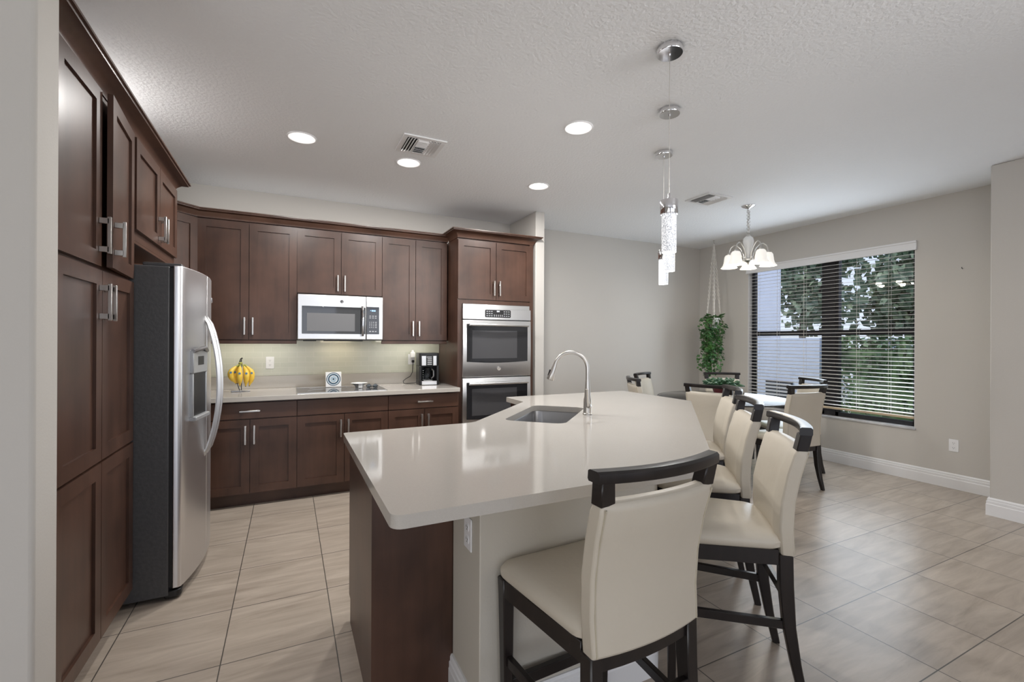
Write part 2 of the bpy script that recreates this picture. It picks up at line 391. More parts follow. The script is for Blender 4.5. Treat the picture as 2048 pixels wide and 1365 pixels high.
# ------------------------------------------------------------------ room shell
CE = 2.807            # ceiling height
XW, YB = 5.66, 5.01   # window wall, back wall
XL = -1.34            # wall behind pantry
struct(B().box(-3.2, 6.1, -4.6, YB + 0.12, -0.12, 0).build('floor', 'floor'))
struct(B().box(-3.2, 6.1, -4.6, YB + 0.12, CE, CE + 0.12).build('ceiling', 'ceil'))
struct(B().box(XL - 0.12, 6.0, YB, YB + 0.12, 0, CE).build('wall_back', 'wall'))
struct(B().box(XL - 0.12, XL, 1.95, YB, 0, CE).build('wall_left', 'wall'))
# wall end beside the pantry, nearest the camera on the left
struct(B().box(-3.2, -0.66, 1.79, 1.945, 0, CE).build('wall_near_left', 'wall', bevel=0.012, seg=3))
# window wall with an opening
WY0, WY1, WZ0, WZ1 = 2.332, 4.19, 0.525, 2.40
w = B()
w.box(XW, XW + 0.2, 1.594, WY0, 0, CE); w.box(XW, XW + 0.2, WY1, YB + 0.12, 0, CE)
w.box(XW, XW + 0.2, WY0, WY1, 0, WZ0 - 0.02); w.box(XW, XW + 0.2, WY0, WY1, WZ1, CE)
struct(w.build('wall_right', 'wall'))
struct(B().box(5.055, XW + 0.2, -4.6, 1.594, 0, CE).build('wall_near_right', 'wall', bevel=0.01, seg=3))
struct(B().box(2.424, 2.536, 4.365, YB, 0, CE).build('wall_stub', 'wall', bevel=0.008, seg=3))
# living room rear wall with two wide openings (behind the camera)
w = B()
w.box(-3.2, -1.6, -4.72, -4.6, 0, CE); w.box(1.2, 2.0, -4.72, -4.6, 0, CE); w.box(4.6, 5.2, -4.72, -4.6, 0, CE); w.box(-1.6, 4.6, -4.72, -4.6, 2.45, CE)
struct(w.build('wall_rear', 'wall_unseen'))

struct(B().box(-3.32, -3.2, -4.72, 1.945, 0, CE).build('wall_far_left', 'wall_unseen'))
def base_profile(pts, name, h=0.142, t=0.017, flip=1):
    # baseboard swept along a polyline; inside face on the wall, profile pushed to the left of travel * flip
    prof = [(0, 0), (t, 0), (t, h * 0.62), (t * 0.86, h * 0.66), (t * 0.86, h * 0.80), (t * 0.62, h * 0.83), (t * 0.62, h * 0.93), (t * 0.35, h), (0, h)]
    P = [Vector((*p, 0)) for p in pts]; rings = []
    for i, p in enumerate(P):
        d0 = (P[i] - P[i - 1]).normalized() if i else (P[1] - P[0]).normalized()
        d1 = (P[i + 1] - P[i]).normalized() if i < len(P) - 1 else d0
        n0 = Vector((-d0.y, d0.x, 0)); n1 = Vector((-d1.y, d1.x, 0))
        nn = (n0 + n1).normalized(); k = 1 / max(0.3, nn.dot(n0))
        rings.append([p + nn * (a * k * flip) + Vector((0, 0, z)) for a, z in prof])
    return struct(B().loft(rings).build(name, 'white'))
base_profile([(XW, 1.594), (XW, YB), (2.536, YB), (2.536, 4.365), (2.424, 4.365)], 'baseboard_right')
base_profile([(5.055, -4.5), (5.055, 1.594), (XW, 1.594)], 'baseboard_near_right')

# ------------------------------------------------------------------ window
win = bpy.data.objects.new('window_1', None); COL.objects.link(win); win['kind'] = 'structure'; win.location = (XW + 0.11, 0, 0)
b = B()
for (y0, y1) in ((WY0, 3.128), (3.225, WY1)):
    for yy in (y0, y1 - 0.045): b.box(-0.03, 0.03, yy, yy + 0.045, WZ0, WZ1)
    b.box(-0.03, 0.03, y0, y1, WZ0, WZ0 + 0.045); b.box(-0.03, 0.03, y0, y1, WZ1 - 0.045, WZ1)
b.build('window_frame', 'bronze', win)
B().box(-0.035, 0.04, 3.115, 3.238, WZ0, WZ1).build('mullion', 'bronze', win)
for (y0, y1) in ((WY0 + 0.045, 3.128 - 0.045), (3.225 + 0.045, WY1 - 0.045)):
    B().box(-0.028, 0.02, y0, y1, 1.465, 1.525).build('sash_rail', 'bronze', win)
    B().box(-0.003, 0.003, y0, y1, WZ0 + 0.04, WZ1 - 0.04).build('pane', 'glass', win)
struct(B().box(XW - 0.015, XW + 0.12, WY0 - 0.012, WY1 + 0.012, WZ0 - 0.022, WZ0).build('trim_1', 'sill', bevel=0.004))
struct(B().box(XW + 0.004, XW + 0.16, WY1 - 0.004, WY1 + 0.002, WZ0, WZ1).build('trim_2', 'white'))
struct(B().box(XW + 0.004, XW + 0.16, WY0 - 0.002, WY0 + 0.004, WZ0, WZ1).build('trim_3', 'white'))

bl = thing('window_blind', 'white horizontal slat blind lowered over the dining window', 'window blind', (XW + 0.035, 3.26, 0))
vb = B()
prof = [(-0.062, 2.315), (-0.062, 2.33), (-0.056, 2.335), (-0.056, 2.385), (-0.063, 2.392), (-0.063, 2.408), (-0.036, 2.408), (-0.036, 2.315)]
vb.loft([[Vector((x, y, z)) for x, z in prof] for y in (-0.945, 0.945)])
vb.build('valance', 'white', bl)
sb = B(); z = 0.66; 
while z < 2.31:
    rot = Matrix.Rotation(math.radians(-5), 3, 'Y')
    sb.box(-0.025, 0.025, -0.918, 0.918, z - 0.0014, z + 0.0014, rot); z += 0.0438
sb.build('slats', 'blind', bl)
B().box(-0.026, 0.026, -0.918, 0.918, 0.607, 0.630).build('bottom_rail', 'blind_rail', bl, bevel=0.004)
for y in (-0.70, -0.40, 0.18, 0.52, 0.80):
    c = B(); c.tube([(-0.027, y, 0.62), (-0.027, y, 2.32)], 0.0012, 5); c.tube([(0.027, y, 0.62), (0.027, y, 2.32)], 0.0012, 5); c.tube([(0.0, y + 0.012, 0.62), (0.0, y + 0.012, 2.32)], 0.001, 5); c.build('ladder_cord', 'cord', bl)
for y in (-0.33, 0.27):
    c = B(); c.torus((-0.026, y, 0.598), (1, 0, 0), 0.012, 0.002, 14, 5); c.build('hold_down_hook', 'white_plastic', bl)

# ------------------------------------------------------------------ outdoors
struct(B().box(5.9, 60, -25, 40, -0.30, -0.05).build('ground', 'grass'))
nh = thing('neighbour_house', 'pale lavender stucco house wall seen through left side of window', 'house', (9.6, 6.2, -0.05))
B().prism([(0, 0.12), (3.5, 2.55), (3.5, 5.5), (0, 4.5)], 0, 4.6).build('wall', 'stucco', nh)
B().box(-0.05, 0.02, -0.72, 0.30, 0, 1.52).build('side_wall', 'stucco', nh)
lv = B()
lv.box(-0.09, -0.05, -0.18, 0.40, 0.18, 0.60)
lf = lv.build('wall_vent', 'bronze', nh)
for i in range(5): 
    B().box(-0.115, -0.085, -0.17, 0.39, 0.21 + i * 0.075, 0.245 + i * 0.075).build('louver', 'white', lf)
fe = thing('garden_fence', 'low white garden wall with flat coping behind the hedge', 'fence', (12.5, 3.6, -0.05))
B().box(0, 0.15, -4.5, 2.5, 0, 1.45).build('wall_panel', 'stucco', fe)
B().box(-0.04, 0.19, -4.5, 2.5, 1.45, 1.52).build('coping', 'white', fe)

def leaf_cloud(b, center, radii, count, size, rnd, shell=0.55, aspect=0.75):
    cx, cy, cz = center
    for _ in range(count):
        d = Vector((rnd.gauss(0, 1), rnd.gauss(0, 1), rnd.gauss(0, 1))).normalized() * (shell + (1 - shell) * rnd.random())
        p = Vector((cx + d.x * radii[0], cy + d.y * radii[1], cz + d.z * radii[2]))
        q = Vector((rnd.gauss(0, 1), rnd.gauss(0, 1), rnd.gauss(0, 0.7))).normalized(); u = q.orthogonal().normalized(); w2 = q.cross(u)
        s = size * (0.6 + 0.8 * rnd.random())
        pts = [p - u * s, p + w2 * s * aspect - u * s * .1, p + u * s, p - w2 * s * aspect - u * s * .1]
        mid = q * s * 0.12
        v = [b.bm.verts.new(x) for x in (pts[0], pts[1] + mid, pts[2], pts[3] + mid)]
        b.bm.faces.new((v[0], v[1], v[2])); b.bm.faces.new((v[0], v[2], v[3]))

rnd = random.Random(3)
def tree(label, x, y, blobs, trunk_h, size, n):
    t = thing('garden_tree', label, 'tree', (x, y, -0.05), 0, 'trees beyond the window')
    b = B()
    b.tube([(0, 0, 0), (0.05, 0.02, trunk_h * 0.5), (0, 0.1, trunk_h)], [0.14, 0.11, 0.09], 9)
    for (dx, dy, dz, *_r) in blobs: b.tube([(0, 0.1, trunk_h * 0.9), (dx * .5, dy * .5, (trunk_h + dz) / 2), (dx, dy, dz)], [0.07, 0.045, 0.02], 6)
    b.build('trunk', 'bark', t, smooth=True)
    b = B()
    for (dx, dy, dz, rx, ry, rz) in blobs: leaf_cloud(b, (dx, dy, dz), (rx, ry, rz), int(n * rx * ry * rz), size, rnd, 0.25)
    b.build('crown', 'leaf_tree', t)
tree('broad leafy tree filling the upper right half of the window', 13.2, 4.9, [(0, 0, 3.0, 1.3, 1.3, 1.0), (-0.2, -1.2, 2.6, 1.0, 1.1, 0.9), (0.1, 1.0, 2.7, 1.1, 0.9, 0.9), (-0.2, -0.9, 3.8, 1.0, 1.2, 0.9), (0, 0.5, 3.9, 1.0, 1.1, 0.8), (0, -0.2, 2.1, 0.9, 1.2, 0.6), (0.2, 1.0, 2.0, 0.9, 1.0, 0.5), (0, -1.5, 2.0, 0.9, 1.0, 0.5)], 1.9, 0.11, 560)
tree('tall leafy tree beside the pale house wall through the window', 15.2, 9.2, [(0, -0.4, 2.6, 1.0, 1.3, 1.0), (0.1, 0.2, 3.7, 1.0, 1.3, 1.0), (0.1, -0.9, 4.2, 1.0, 1.1, 0.9)], 1.9, 0.11, 560)
hd = thing('garden_hedge', 'dense clipped green hedge close outside right half of window', 'hedge', (9.3, 3.4, -0.05))
b = B()
b.box(-0.42, 0.42, -3.0, 1.65, 0.02, 1.3)
b.build('inner_growth', 'leaf_hedge', hd)
b = B()
for i in range(9):
    leaf_cloud(b, (0, -2.8 + i * 0.52, 0.35), (0.55, 0.42, 0.5), 520, 0.05, rnd, 0.75)
    leaf_cloud(b, (0, -2.8 + i * 0.52, 1.0), (0.58, 0.42, 0.60), 620, 0.05, rnd, 0.75)
b.build('foliage', 'leaf_hedge', hd)
fl_ = thing('flowering_shrub', 'thin pale shrub with white blossoms by the window mullion', 'shrub', (8.2, 4.35, -0.05))
b = B()
for i in range(9): b.tube([(0, 0, 0), (rnd.uniform(-.06, .06), rnd.uniform(-.1, .1), 0.4), (rnd.uniform(-.12, .12), rnd.uniform(-.2, .2), rnd.uniform(.6, .95))], 0.006, 5)
b.build('stem', 'stem', fl_)
b = B(); leaf_cloud(b, (0, 0, 0.62), (0.15, 0.22, 0.40), 130, 0.03, rnd, 0.2); b.build('blossoms', 'white', fl_)

# ------------------------------------------------------------------ cabinets
def bar_handle(parent, x, z, length, vertical=True, y=0.0, standoff=0.034, m='nickel'):
    b = B(); h = length / 2; r = 0.0065
    if vertical:
        b.box(x - r, x + r, y - standoff - r, y - standoff + r, z - h, z + h)
        for zz in (z - h + 0.018, z + h - 0.018): b.box(x - r, x + r, y - standoff, y, zz - 0.012, zz + 0.012)
    else:
        b.box(x - h, x + h, y - standoff - r, y - standoff + r, z - r, z + r)
        for xx in (x - h + 0.018, x + h - 0.018): b.box(xx - 0.009, xx + 0.009, y - standoff, y, z - r, z + r)
    return b.build('handle', m, parent, bevel=0.0015, seg=1)

def shaker(x0, x1, z0, z1, t=0.02, fr=0.062):
    b = B(); bm = b.bm; g = 0.0024
    x0 += g; x1 -= g; z0 += g; z1 -= g
    b.box(x0, x0 + fr, -t, 0, z0, z1); b.box(x1 - fr, x1, -t, 0, z0, z1)
    b.box(x0 + fr, x1 - fr, -t, 0, z0, z0 + fr); b.box(x0 + fr, x1 - fr, -t, 0, z1 - fr, z1)
    b.box(x0 + fr - 0.002, x1 - fr + 0.002, -t + 0.011, -0.001, z0 + fr - 0.002, z1 - fr + 0.002)
    return b

def door(parent, x0, x1, z0, z1, handle=None, t=0.02, ajar=0.0, hinge=None):
    # handle = (side, z centre): side 'L' or 'R' edge
    if ajar:
        b = B(); w = x1 - x0
        b = shaker(-w if hinge == 'R' else 0, 0 if hinge == 'R' else w, z0, z1, t)
        o = b.build('door', 'wood', parent); o.location = (x1 if hinge == 'R' else x0, 0, 0); o.rotation_euler = (0, 0, ajar)
        off = o.location.x
    else:
        o = shaker(x0, x1, z0, z1, t).build('door', 'wood', parent); off = 0
    if handle:
        side, hz = handle
        hx = (x0 + 0.032 if side == 'L' else x1 - 0.032) - off
        bar_handle(o, hx, hz, 0.155, True, -t)
    return o
def drawer(parent, x0, x1, z0, z1, hx=None, t=0.02):
    g = 0.0015
    o = B().box(x0 + g, x1 - g, -t, 0, z0 + g, z1 - g).build('drawer', 'wood_h', parent, bevel=0.002, seg=1)
    if hx is not None: bar_handle(o, hx, (z0 + z1) / 2, 0.15, False, -t)
    return o
def crown(pts, name, label, z0, z1, out, back=0.0):
    prof = [(back, z0), (0.004, z0), (0.006, z0 + 0.012), (0.014, z0 + (z1 - z0) * .32), (out * .45, z0 + (z1 - z0) * .62), (out * .86, z1 - 0.020), (out * .88, z1 - 0.012), (out, z1 - 0.010), (out, z1), (back, z1)]
    P = [Vector((*p, 0)) for p in pts]; rings = []
    for i, p in enumerate(P):
        d0 = (P[i] - P[i - 1]).normalized() if i else (P[1] - P[0]).normalized()
        d1 = (P[i + 1] - P[i]).normalized() if i < len(P) - 1 else d0
        n0 = Vector((d0.y, -d0.x, 0)); n1 = Vector((d1.y, -d1.x, 0)); nn = (n0 + n1).normalized(); k = 1 / max(0.3, nn.dot(n0))
        rings.append([p + nn * (a * k) + Vector((0, 0, z)) for a, z in prof])
    o = B().loft(rings).build(name, 'wood_h', smooth=True)
    return tag(o, label, 'crown molding')

# tall pantry, front face at x=-0.71, local x = world +y
PX = -0.71
pan = thing('pantry_cabinet', 'tall dark wood pantry cabinet with six shaker doors beside fridge', 'cabinet', (PX - 0.02, 2.06, 0), PI / 2)
B().box(0, 0.882, 0, 0.60, 0.10, 2.434).build('cabinet_body', 'wood', pan)
B().box(0.0, 0.885, 0.05, 0.58, 0, 0.10).build('toe_kick', 'wood_h', pan)
ps, pe = 0.437, 0.875
door(pan, 0.0, ps, 0.105, 0.858); door(pan, ps, pe, 0.105, 0.858)
door(pan, 0.0, ps, 0.864, 1.672, ('R', 1.535)); door(pan, ps, pe, 0.864, 1.672, ('L', 1.535))
door(pan, 0.0, ps - 0.008, 1.684, 2.43, ('R', 1.815)); door(pan, ps + 0.002, pe, 1.684, 2.43, ('L', 1.815), ajar=math.radians(4.2), hinge='R')
# over-fridge cabinet
ofc = thing('wall_cabinet', 'short dark wood cabinet above the fridge with two shaker doors', 'cabinet', (PX - 0.02, 2.952, 0), PI / 2)
B().box(0, 0.985, 0, 0.60, 1.90, 2.434).build('cabinet_body', 'wood', ofc)
B().box(0.0, 0.985, 0.0, 0.018, 1.885, 1.899).build('light_rail', 'wood_h', ofc)
door(ofc, 0.02, 0.495, 1.95, 2.43, ('R', 2.05)); door(ofc, 0.495, 0.972, 1.95, 2.43, ('L', 2.05))
crown([(PX - 0.018, 1.96), (PX - 0.018, 3.94), (XL + 0.03, 3.94)], 'crown_molding', 'dark wood crown molding along the top of the pantry and over-fridge cabinets', 2.435, 2.508, 0.082, -0.05)

# wall cabinets along the back wall, door face at y=4.665
UY = 4.685
def upper(label, x0, x1, z0, z1, rail=True, hz=None):
    c = thing('wall_cabinet', label, 'cabinet', (x0, UY, 0), 0, 'dark wall cabinets on the back wall')
    w = x1 - x0
    B().box(0, w, 0, YB - UY, z0, 2.43).build('cabinet_body', 'wood', c)
    if rail: B().box(0.0, w, -0.012, 0.02, z0 - 0.032, z0).build('light_rail', 'wood_h', c, bevel=0.003)
    door(c, 0.0, w / 2, z0 + 0.004, z1, ('R', hz)); door(c, w / 2, w, z0 + 0.004, z1, ('L', hz))
    if rail: light('under_cabinet_lamp', 'AREA', (w / 2, 0.12, z0 - 0.006), 1.3 * w, (1.0, 0.95, 0.82), w * 0.9, 0.04, direction=(0, 0.45, -1), parent=c)
    return c
upper('tall dark wall cabinet with two doors above the banana stand', -0.705, 0.066, 1.378, 2.42, True, 1.503)
upper('short dark wall cabinet with two doors directly above the microwave', 0.066, 0.836, 1.815, 2.42, False, 1.925)
upper('narrow dark wall cabinet with two doors above the coffee maker', 0.836, 1.515, 1.378, 2.42, True, 1.503)
# diagonal corner wall cabinet and left wall cabinet
cc = thing('corner_wall_cabinet', 'dark diagonal corner wall cabinet half hidden behind the fridge', 'cabinet', (-0.705, UY, 0))
pc = [(0, 0), (0, YB - UY), (XL + 0.705, YB - UY), (XL + 0.705, -0.31), (-0.31, -0.31)]
B().prism(pc, 1.378, 2.43).build('cabinet_body', 'wood', cc)
dl = 0.31 * math.sqrt(2)
dc = shaker(0.012, dl - 0.012, 1.382, 2.42).build('door', 'wood', cc); dc.location = (-0.31, -0.31, 0); dc.rotation_euler = (0, 0, PI / 4)
lw = thing('wall_cabinet', 'dark wall cabinet on the left wall hidden beyond the fridge', 'cabinet', (-1.0, 4.03, 0), PI / 2)
B().box(0, UY - 0.31 - 4.03 - 0.002, 0, 0.34, 1.378, 2.43).build('cabinet_body', 'wood', lw)
door(lw, 0, UY - 0.31 - 4.03 - 0.002, 1.382, 2.42)
crown([(-1.0, 4.03), (-1.0 - 0.015, 4.375), (-0.705, UY - 0.014), (1.522, UY - 0.014)], 'crown_molding', 'dark wood crown molding above the back wall cabinets', 2.431, 2.503, 0.062, -0.05)

# tall oven cabinet, face at y=4.38
OY_ = 4.395
ov = thing('oven_cabinet', 'tall dark wood cabinet housing the double oven', 'cabinet', (1.533, OY_, 0))
OW = 0.867
b = B()
b.box(0, 0.018, 0, YB - OY_ - 0.006, 0, 2.43); b.box(OW - 0.018, OW, 0, YB - OY_ - 0.006, 0, 2.43)
b.box(0.018, OW - 0.018, 0, YB - OY_ - 0.006, 1.80, 2.43); b.box(0.018, OW - 0.018, 0, YB - OY_ - 0.006, 0.10, 0.46)
b.box(0, 0.045, -0.016, 0, 0.10, 1.80); b.box(OW - 0.045, OW, -0.016, 0, 0.10, 2.43); b.box(0.045, OW - 0.045, -0.016, 0, 1.762, 1.80); b.box(0.045, OW - 0.045, -0.016, 0, 0.10, 0.46)
b.build('cabinet_body', 'wood', ov)
B().box(0.02, OW - 0.02, 0.06, 0.5, 0, 0.1).build('toe_kick', 'wood_h', ov)
door(ov, 0.0, 0.423, 1.806, 2.415, ('R', 1.93)); door(ov, 0.423, 0.846, 1.806, 2.415, ('L', 1.93))
crown([(1.533, UY - 0.02), (1.533, OY_ - 0.016), (2.404, OY_ - 0.016), (2.404, OY_ + 0.02)], 'crown_molding', 'projecting dark wood crown molding on top of the oven cabinet', 2.431, 2.512, 0.078, -0.05)

# base cabinets, door face at y=4.325
BY = 4.345
def base(label, x0, x1, n=2, drawer_handle=True, kick=True):
    c = thing('base_cabinet', label, 'cabinet', (x0, BY, 0), 0, 'dark base cabinets on the back wall')
    w = x1 - x0
    B().box(0, w, 0, YB - BY, 0.10, 0.875).build('cabinet_body', 'wood', c)
    B().box(0, w, 0.055, 0.5, 0, 0.10).build('toe_kick', 'wood_h', c)
    drawer(c, 0, w, 0.728, 0.862, w / 2 if drawer_handle else None)
    door(c, 0, w / 2, 0.112, 0.724, ('R', 0.600)); door(c, w / 2, w, 0.112, 0.724, ('L', 0.600))
    return c
base('dark base cabinet with drawer below the banana stand', -0.635, 0.066)
base('dark base cabinet with plain front below the cooktop', 0.066, 0.836, drawer_handle=False)
base('dark base cabinet with drawer below the coffee maker', 0.836, 1.528)
cbn = thing('base_cabinet', 'dark corner base cabinet hidden behind the fridge', 'cabinet', (-1.335, BY, 0))
B().box(0, 0.70, 0, YB - BY, 0.10, 0.875).build('cabinet_body', 'wood', cbn)
B().box(0, 0.70, 0.055, 0.5, 0, 0.10).build('toe_kick', 'wood_h', cbn)

wt = thing('worktop', 'cream quartz worktop with upstand along the back wall', 'worktop', (0, 0, 0))
B().box(XL + 0.002, 1.53, 4.285, YB - 0.002, 0.875, 0.915).build('slab', 'quartz', wt, bevel=0.003)
B().box(XL + 0.002, 1.53, YB - 0.02, YB - 0.001, 0.915, 1.033).build('upstand', 'quartz', wt, bevel=0.002)
struct(B().box(XL + 0.002, 1.53, YB - 0.008, YB - 0.0005, 1.034, 1.50).build('trim_4', 'tile'))

# ------------------------------------------------------------------ island
OUT = [(0.247, 2.428), (0.245, 1.215), (1.458, 1.212), (2.848, 2.602), (2.848, 3.42), (1.62, 3.42), (1.62, 3.10), (0.948, 2.428)]
OUT_R = rounded(OUT, [0.02, 0.035, 0.02, 0.02, 0.02, 0.015, 0.0, 0.12])
sk_c = Vector((1.50, 2.535)); sa = PI / 4
hole = rounded([(-0.335, -0.185), (0.335, -0.185), (0.335, 0.185), (-0.335, 0.185)], 0.06)
hole_w = [(sk_c.x + x * math.cos(sa) - y * math.sin(sa), sk_c.y + x * math.sin(sa) + y * math.cos(sa)) for x, y in hole]
ict = slab_with_hole(OUT_R, hole_w, 0.876, 0.914).build('island_worktop', 'quartz', bevel=0.004, seg=2)
tag(ict, 'large angled cream quartz worktop on the kitchen island', 'worktop')

pony = [(0.587, 1.44), (1.368, 1.44), (2.82, 2.892), (2.82, 3.285), (1.255, 1.72), (0.587, 1.72)]
struct(B().prism(pony, 0, 0.875).build('wall_island', 'pony', bevel=0.004))
base_profile([(2.82, 2.892), (1.368, 1.44), (0.587, 1.44), (0.587, 1.72)][::-1], 'baseboard_island', flip=-1)

def poly_cabinet(name, label, poly, skip_top=True, kick_edges=()):
    c = thing(name, label, 'cabinet', (0, 0, 0), 0, 'dark cabinets under the island')
    b = B()
    N = len(poly); ins = []
    for i in range(N):
        p = Vector(poly[i]); a = (Vector(poly[i - 1]) - p).normalized(); d = (Vector(poly[(i + 1) % N]) - p).normalized()
        bis = (a + d); cr = a.x * d.y - a.y * d.x
        bis = bis.normalized() * (1 if cr < 0 else -1); half = math.acos(max(-1, min(1, a.dot(d)))) / 2
        ins.append(p + bis * (0.018 / math.sin(half)))
    # ring wall
    z0, z1 = 0.0, 0.875
    o0 = [b.bm.verts.new((*p, z0)) for p in poly]; o1 = [b.bm.verts.new((*p, z1)) for p in poly]
    i0 = [b.bm.verts.new((*p, z0)) for p in ins]; i1 = [b.bm.verts.new((*p, z1)) for p in ins]
    for i in range(N):
        j = (i + 1) % N
        b.bm.faces.new((o0[i], o0[j], o1[j], o1[i])); b.bm.faces.new((i0[j], i0[i], i1[i], i1[j]))
        b.bm.faces.new((o1[i], o1[j], i1[j], i1[i])); b.bm.faces.new((o0[j], o0[i], i0[i], i0[j]))
    b.build('cabinet_body', 'wood', c)
    return c
ci = thing('island_cabinet', 'dark wood island cabinet with tall plain end panel facing the fridge', 'cabinet', (0, 0, 0), 0, 'dark cabinets under the island')
b = B()
b.prism([(0.275, 1.72), (0.585, 1.72), (0.585, 1.725), (0.935, 1.725), (0.935, 2.345), (0.293, 2.345), (0.293, 2.345), (0.275, 2.345)], 0.0, 0.115)
b.prism([(0.275, 1.72), (0.585, 1.72), (0.585, 1.725), (0.935, 1.725), (0.935, 2.392), (0.275, 2.392)], 0.115, 0.875)
b.build('cabinet_body', 'wood', ci)
def face_door(parent, p0, p1, z0, z1, handle=None):
    p0 = Vector((*p0, 0)); p1 = Vector((*p1, 0)); d = p1 - p0
    o = shaker(0, d.length, z0, z1).build('door', 'wood', parent); o.location = p0; o.rotation_euler = (0, 0, math.atan2(d.y, d.x))
    if handle: bar_handle(o, d.length / 2, handle, 0.15, False, -0.02)
    return o
face_door(ci, (0.933, 2.392), (0.277, 2.392), 0.118, 0.86, 0.80)
cs = poly_cabinet('island_cabinet', 'dark wood diagonal cabinet under the island sink', [(0.938, 2.392), (0.938, 1.725), (1.252, 1.725), (2.135, 2.608), (1.632, 3.111), (0.938, 2.40)])
cr_ = poly_cabinet('island_cabinet', 'dark wood island cabinet at the far end near the oven', [(1.655, 3.12), (2.15, 2.625), (2.815, 3.29), (2.815, 3.395), (1.655, 3.395)])

# undermount sink
sk = thing('kitchen_sink', 'stainless steel undermount sink set in the island worktop', 'sink', (sk_c.x, sk_c.y, 0), sa)
b = B()
def rr(hx, hy, r): return rounded([(-hx, -hy), (hx, -hy), (hx, hy), (-hx, hy)], r)
rings = [(rr(0.345, 0.195, 0.07), 0.875), (rr(0.338, 0.188, 0.065), 0.8745), (rr(0.335, 0.185, 0.062), 0.868), (rr(0.325, 0.175, 0.07), 0.70), (rr(0.300, 0.150, 0.07), 0.675), (rr(0.05, 0.05, 0.03), 0.668)]
b.loft([[Vector((x, y, z)) for x, y in r] for r, z in rings], cap=False)
b.bm.faces.new([v for v in b.bm.verts if abs(v.co.z - 0.668) < 1e-5][::1])
so = b.build('basin', 'steel_dark', sk, smooth=True)
B().lathe([(0.0, 0.0), (0.042, 0.0), (0.045, 0.003), (0.03, 0.005), (0.0, 0.004)], 20, (0, 0, 0.669)).build('drain', 'chrome', sk, smooth=True)

fc = thing('kitchen_faucet', 'brushed nickel gooseneck faucet on the island behind sink', 'faucet', (1.715, 2.400, 0.914), math.radians(152))
b = B(); b.lathe([(0.030, 0), (0.030, 0.006), (0.026, 0.010), (0.0255, 0.075), (0.025, 0.09), (0.020, 0.115), (0.015, 0.19), (0.013, 0.22)], 24); b.build('body', 'nickel', fc, smooth=True)
b = B(); pts = [(0, 0, 0.215)] + [(0, 0, 0.215 + 0.09 * i / 3) for i in (1, 2)]
for i in range(15):
    a = PI * i / 14 * 0.93; pts.append((0.105 - 0.105 * math.cos(a), 0, 0.29 + 0.105 * math.sin(a)))
b.tube(pts, 0.0125, 14); b.build('spout', 'nickel', fc, smooth=True)
e1 = Vector(pts[-1]); dv = (Vector(pts[-1]) - Vector(pts[-2])).normalized()
b = B(); b.tube([e1 - dv * .005, e1 + dv * 0.02, e1 + dv * 0.05, e1 + dv * 0.095, e1 + dv * 0.10], [0.0135, 0.0155, 0.018, 0.024, 0.021], 16); hd_ = b.build('spray_head', 'nickel', fc, smooth=True)
b = B(); q = e1 + dv * 0.055 + Vector((0.0165, 0, 0.003)); b.tube([q - dv * .02, q + dv * .02], 0.008, 8); b.build('spray_button', 'black', hd_)
b = B(); b.tube([(-0.01, 0.02, 0.055), (-0.0, 0.038, 0.06)], 0.016, 14); b.tube([(0, 0.034, 0.06), (0.006, 0.045, 0.085), (0.012, 0.062, 0.165)], [0.012, 0.010, 0.009], 10); b.build('lever', 'nickel', fc, smooth=True)

# ------------------------------------------------------------------ outlets
def outlet(label, loc, rz, rocker=False):
    o = thing('wall_outlet', label, 'outlet', loc, rz, 'white wall outlets')
    B().box(-0.036, 0.036, -0.006, 0, -0.058, 0.058).build('cover_plate', 'white_plastic', o, bevel=0.003)
    for z in (-0.022, 0.022):
        s = B(); s.loft([[Vector((x, y, z + q)) for x, q in rr(0.0165, 0.0145, 0.012)] for y in (-0.008, -0.005)]); so = s.build('receptacle', 'white_plastic', o, smooth=True)
        h = B(); h.box(-0.0075, -0.0055, -0.0085, -0.0075, z - 0.001, z + 0.007); h.box(0.0055, 0.0075, -0.0085, -0.0075, z - 0.001, z + 0.006); h.box(-0.002, 0.002, -0.0085, -0.0075, z - 0.009, z - 0.005)
        h.build('slots', 'black', so)
    return o
outlet('white outlet on the backsplash right of the bananas', (-0.163, YB - 0.008, 1.160), 0)
outlet('white outlet behind the coffee maker with plug and air freshener', (1.215, YB - 0.008, 1.175), 0)
outlet('white outlet low on the wall below and right of window', (XW, 2.029, 0.408), -PI / 2)
outlet('white outlet on the island wall end under the worktop', (0.587, 1.545, 0.685), -PI / 2)
af = thing('air_freshener', 'white plug-in air freshener in the outlet by coffee maker', 'air freshener', (1.222, YB - 0.0165, 1.222))
B().box(-0.026, 0.026, -0.045, 0, -0.03, 0.035).build('housing', 'white_plastic', af, bevel=0.012, seg=3)
B().lathe([(0.014, 0), (0.016, 0.004), (0.010, 0.018), (0.0, 0.02)], 14, (0, -0.022, 0.034)).build('cap', 'white', af, smooth=True)
nl = B().tube([(XW, 1.972, 2.075), (XW - 0.012, 1.972, 2.078), (XW - 0.016, 1.972, 2.09)], 0.003, 6).build('wall_hook', 'black'); tag(nl, 'tiny dark nail hook in the bare wall right of window', 'hook')

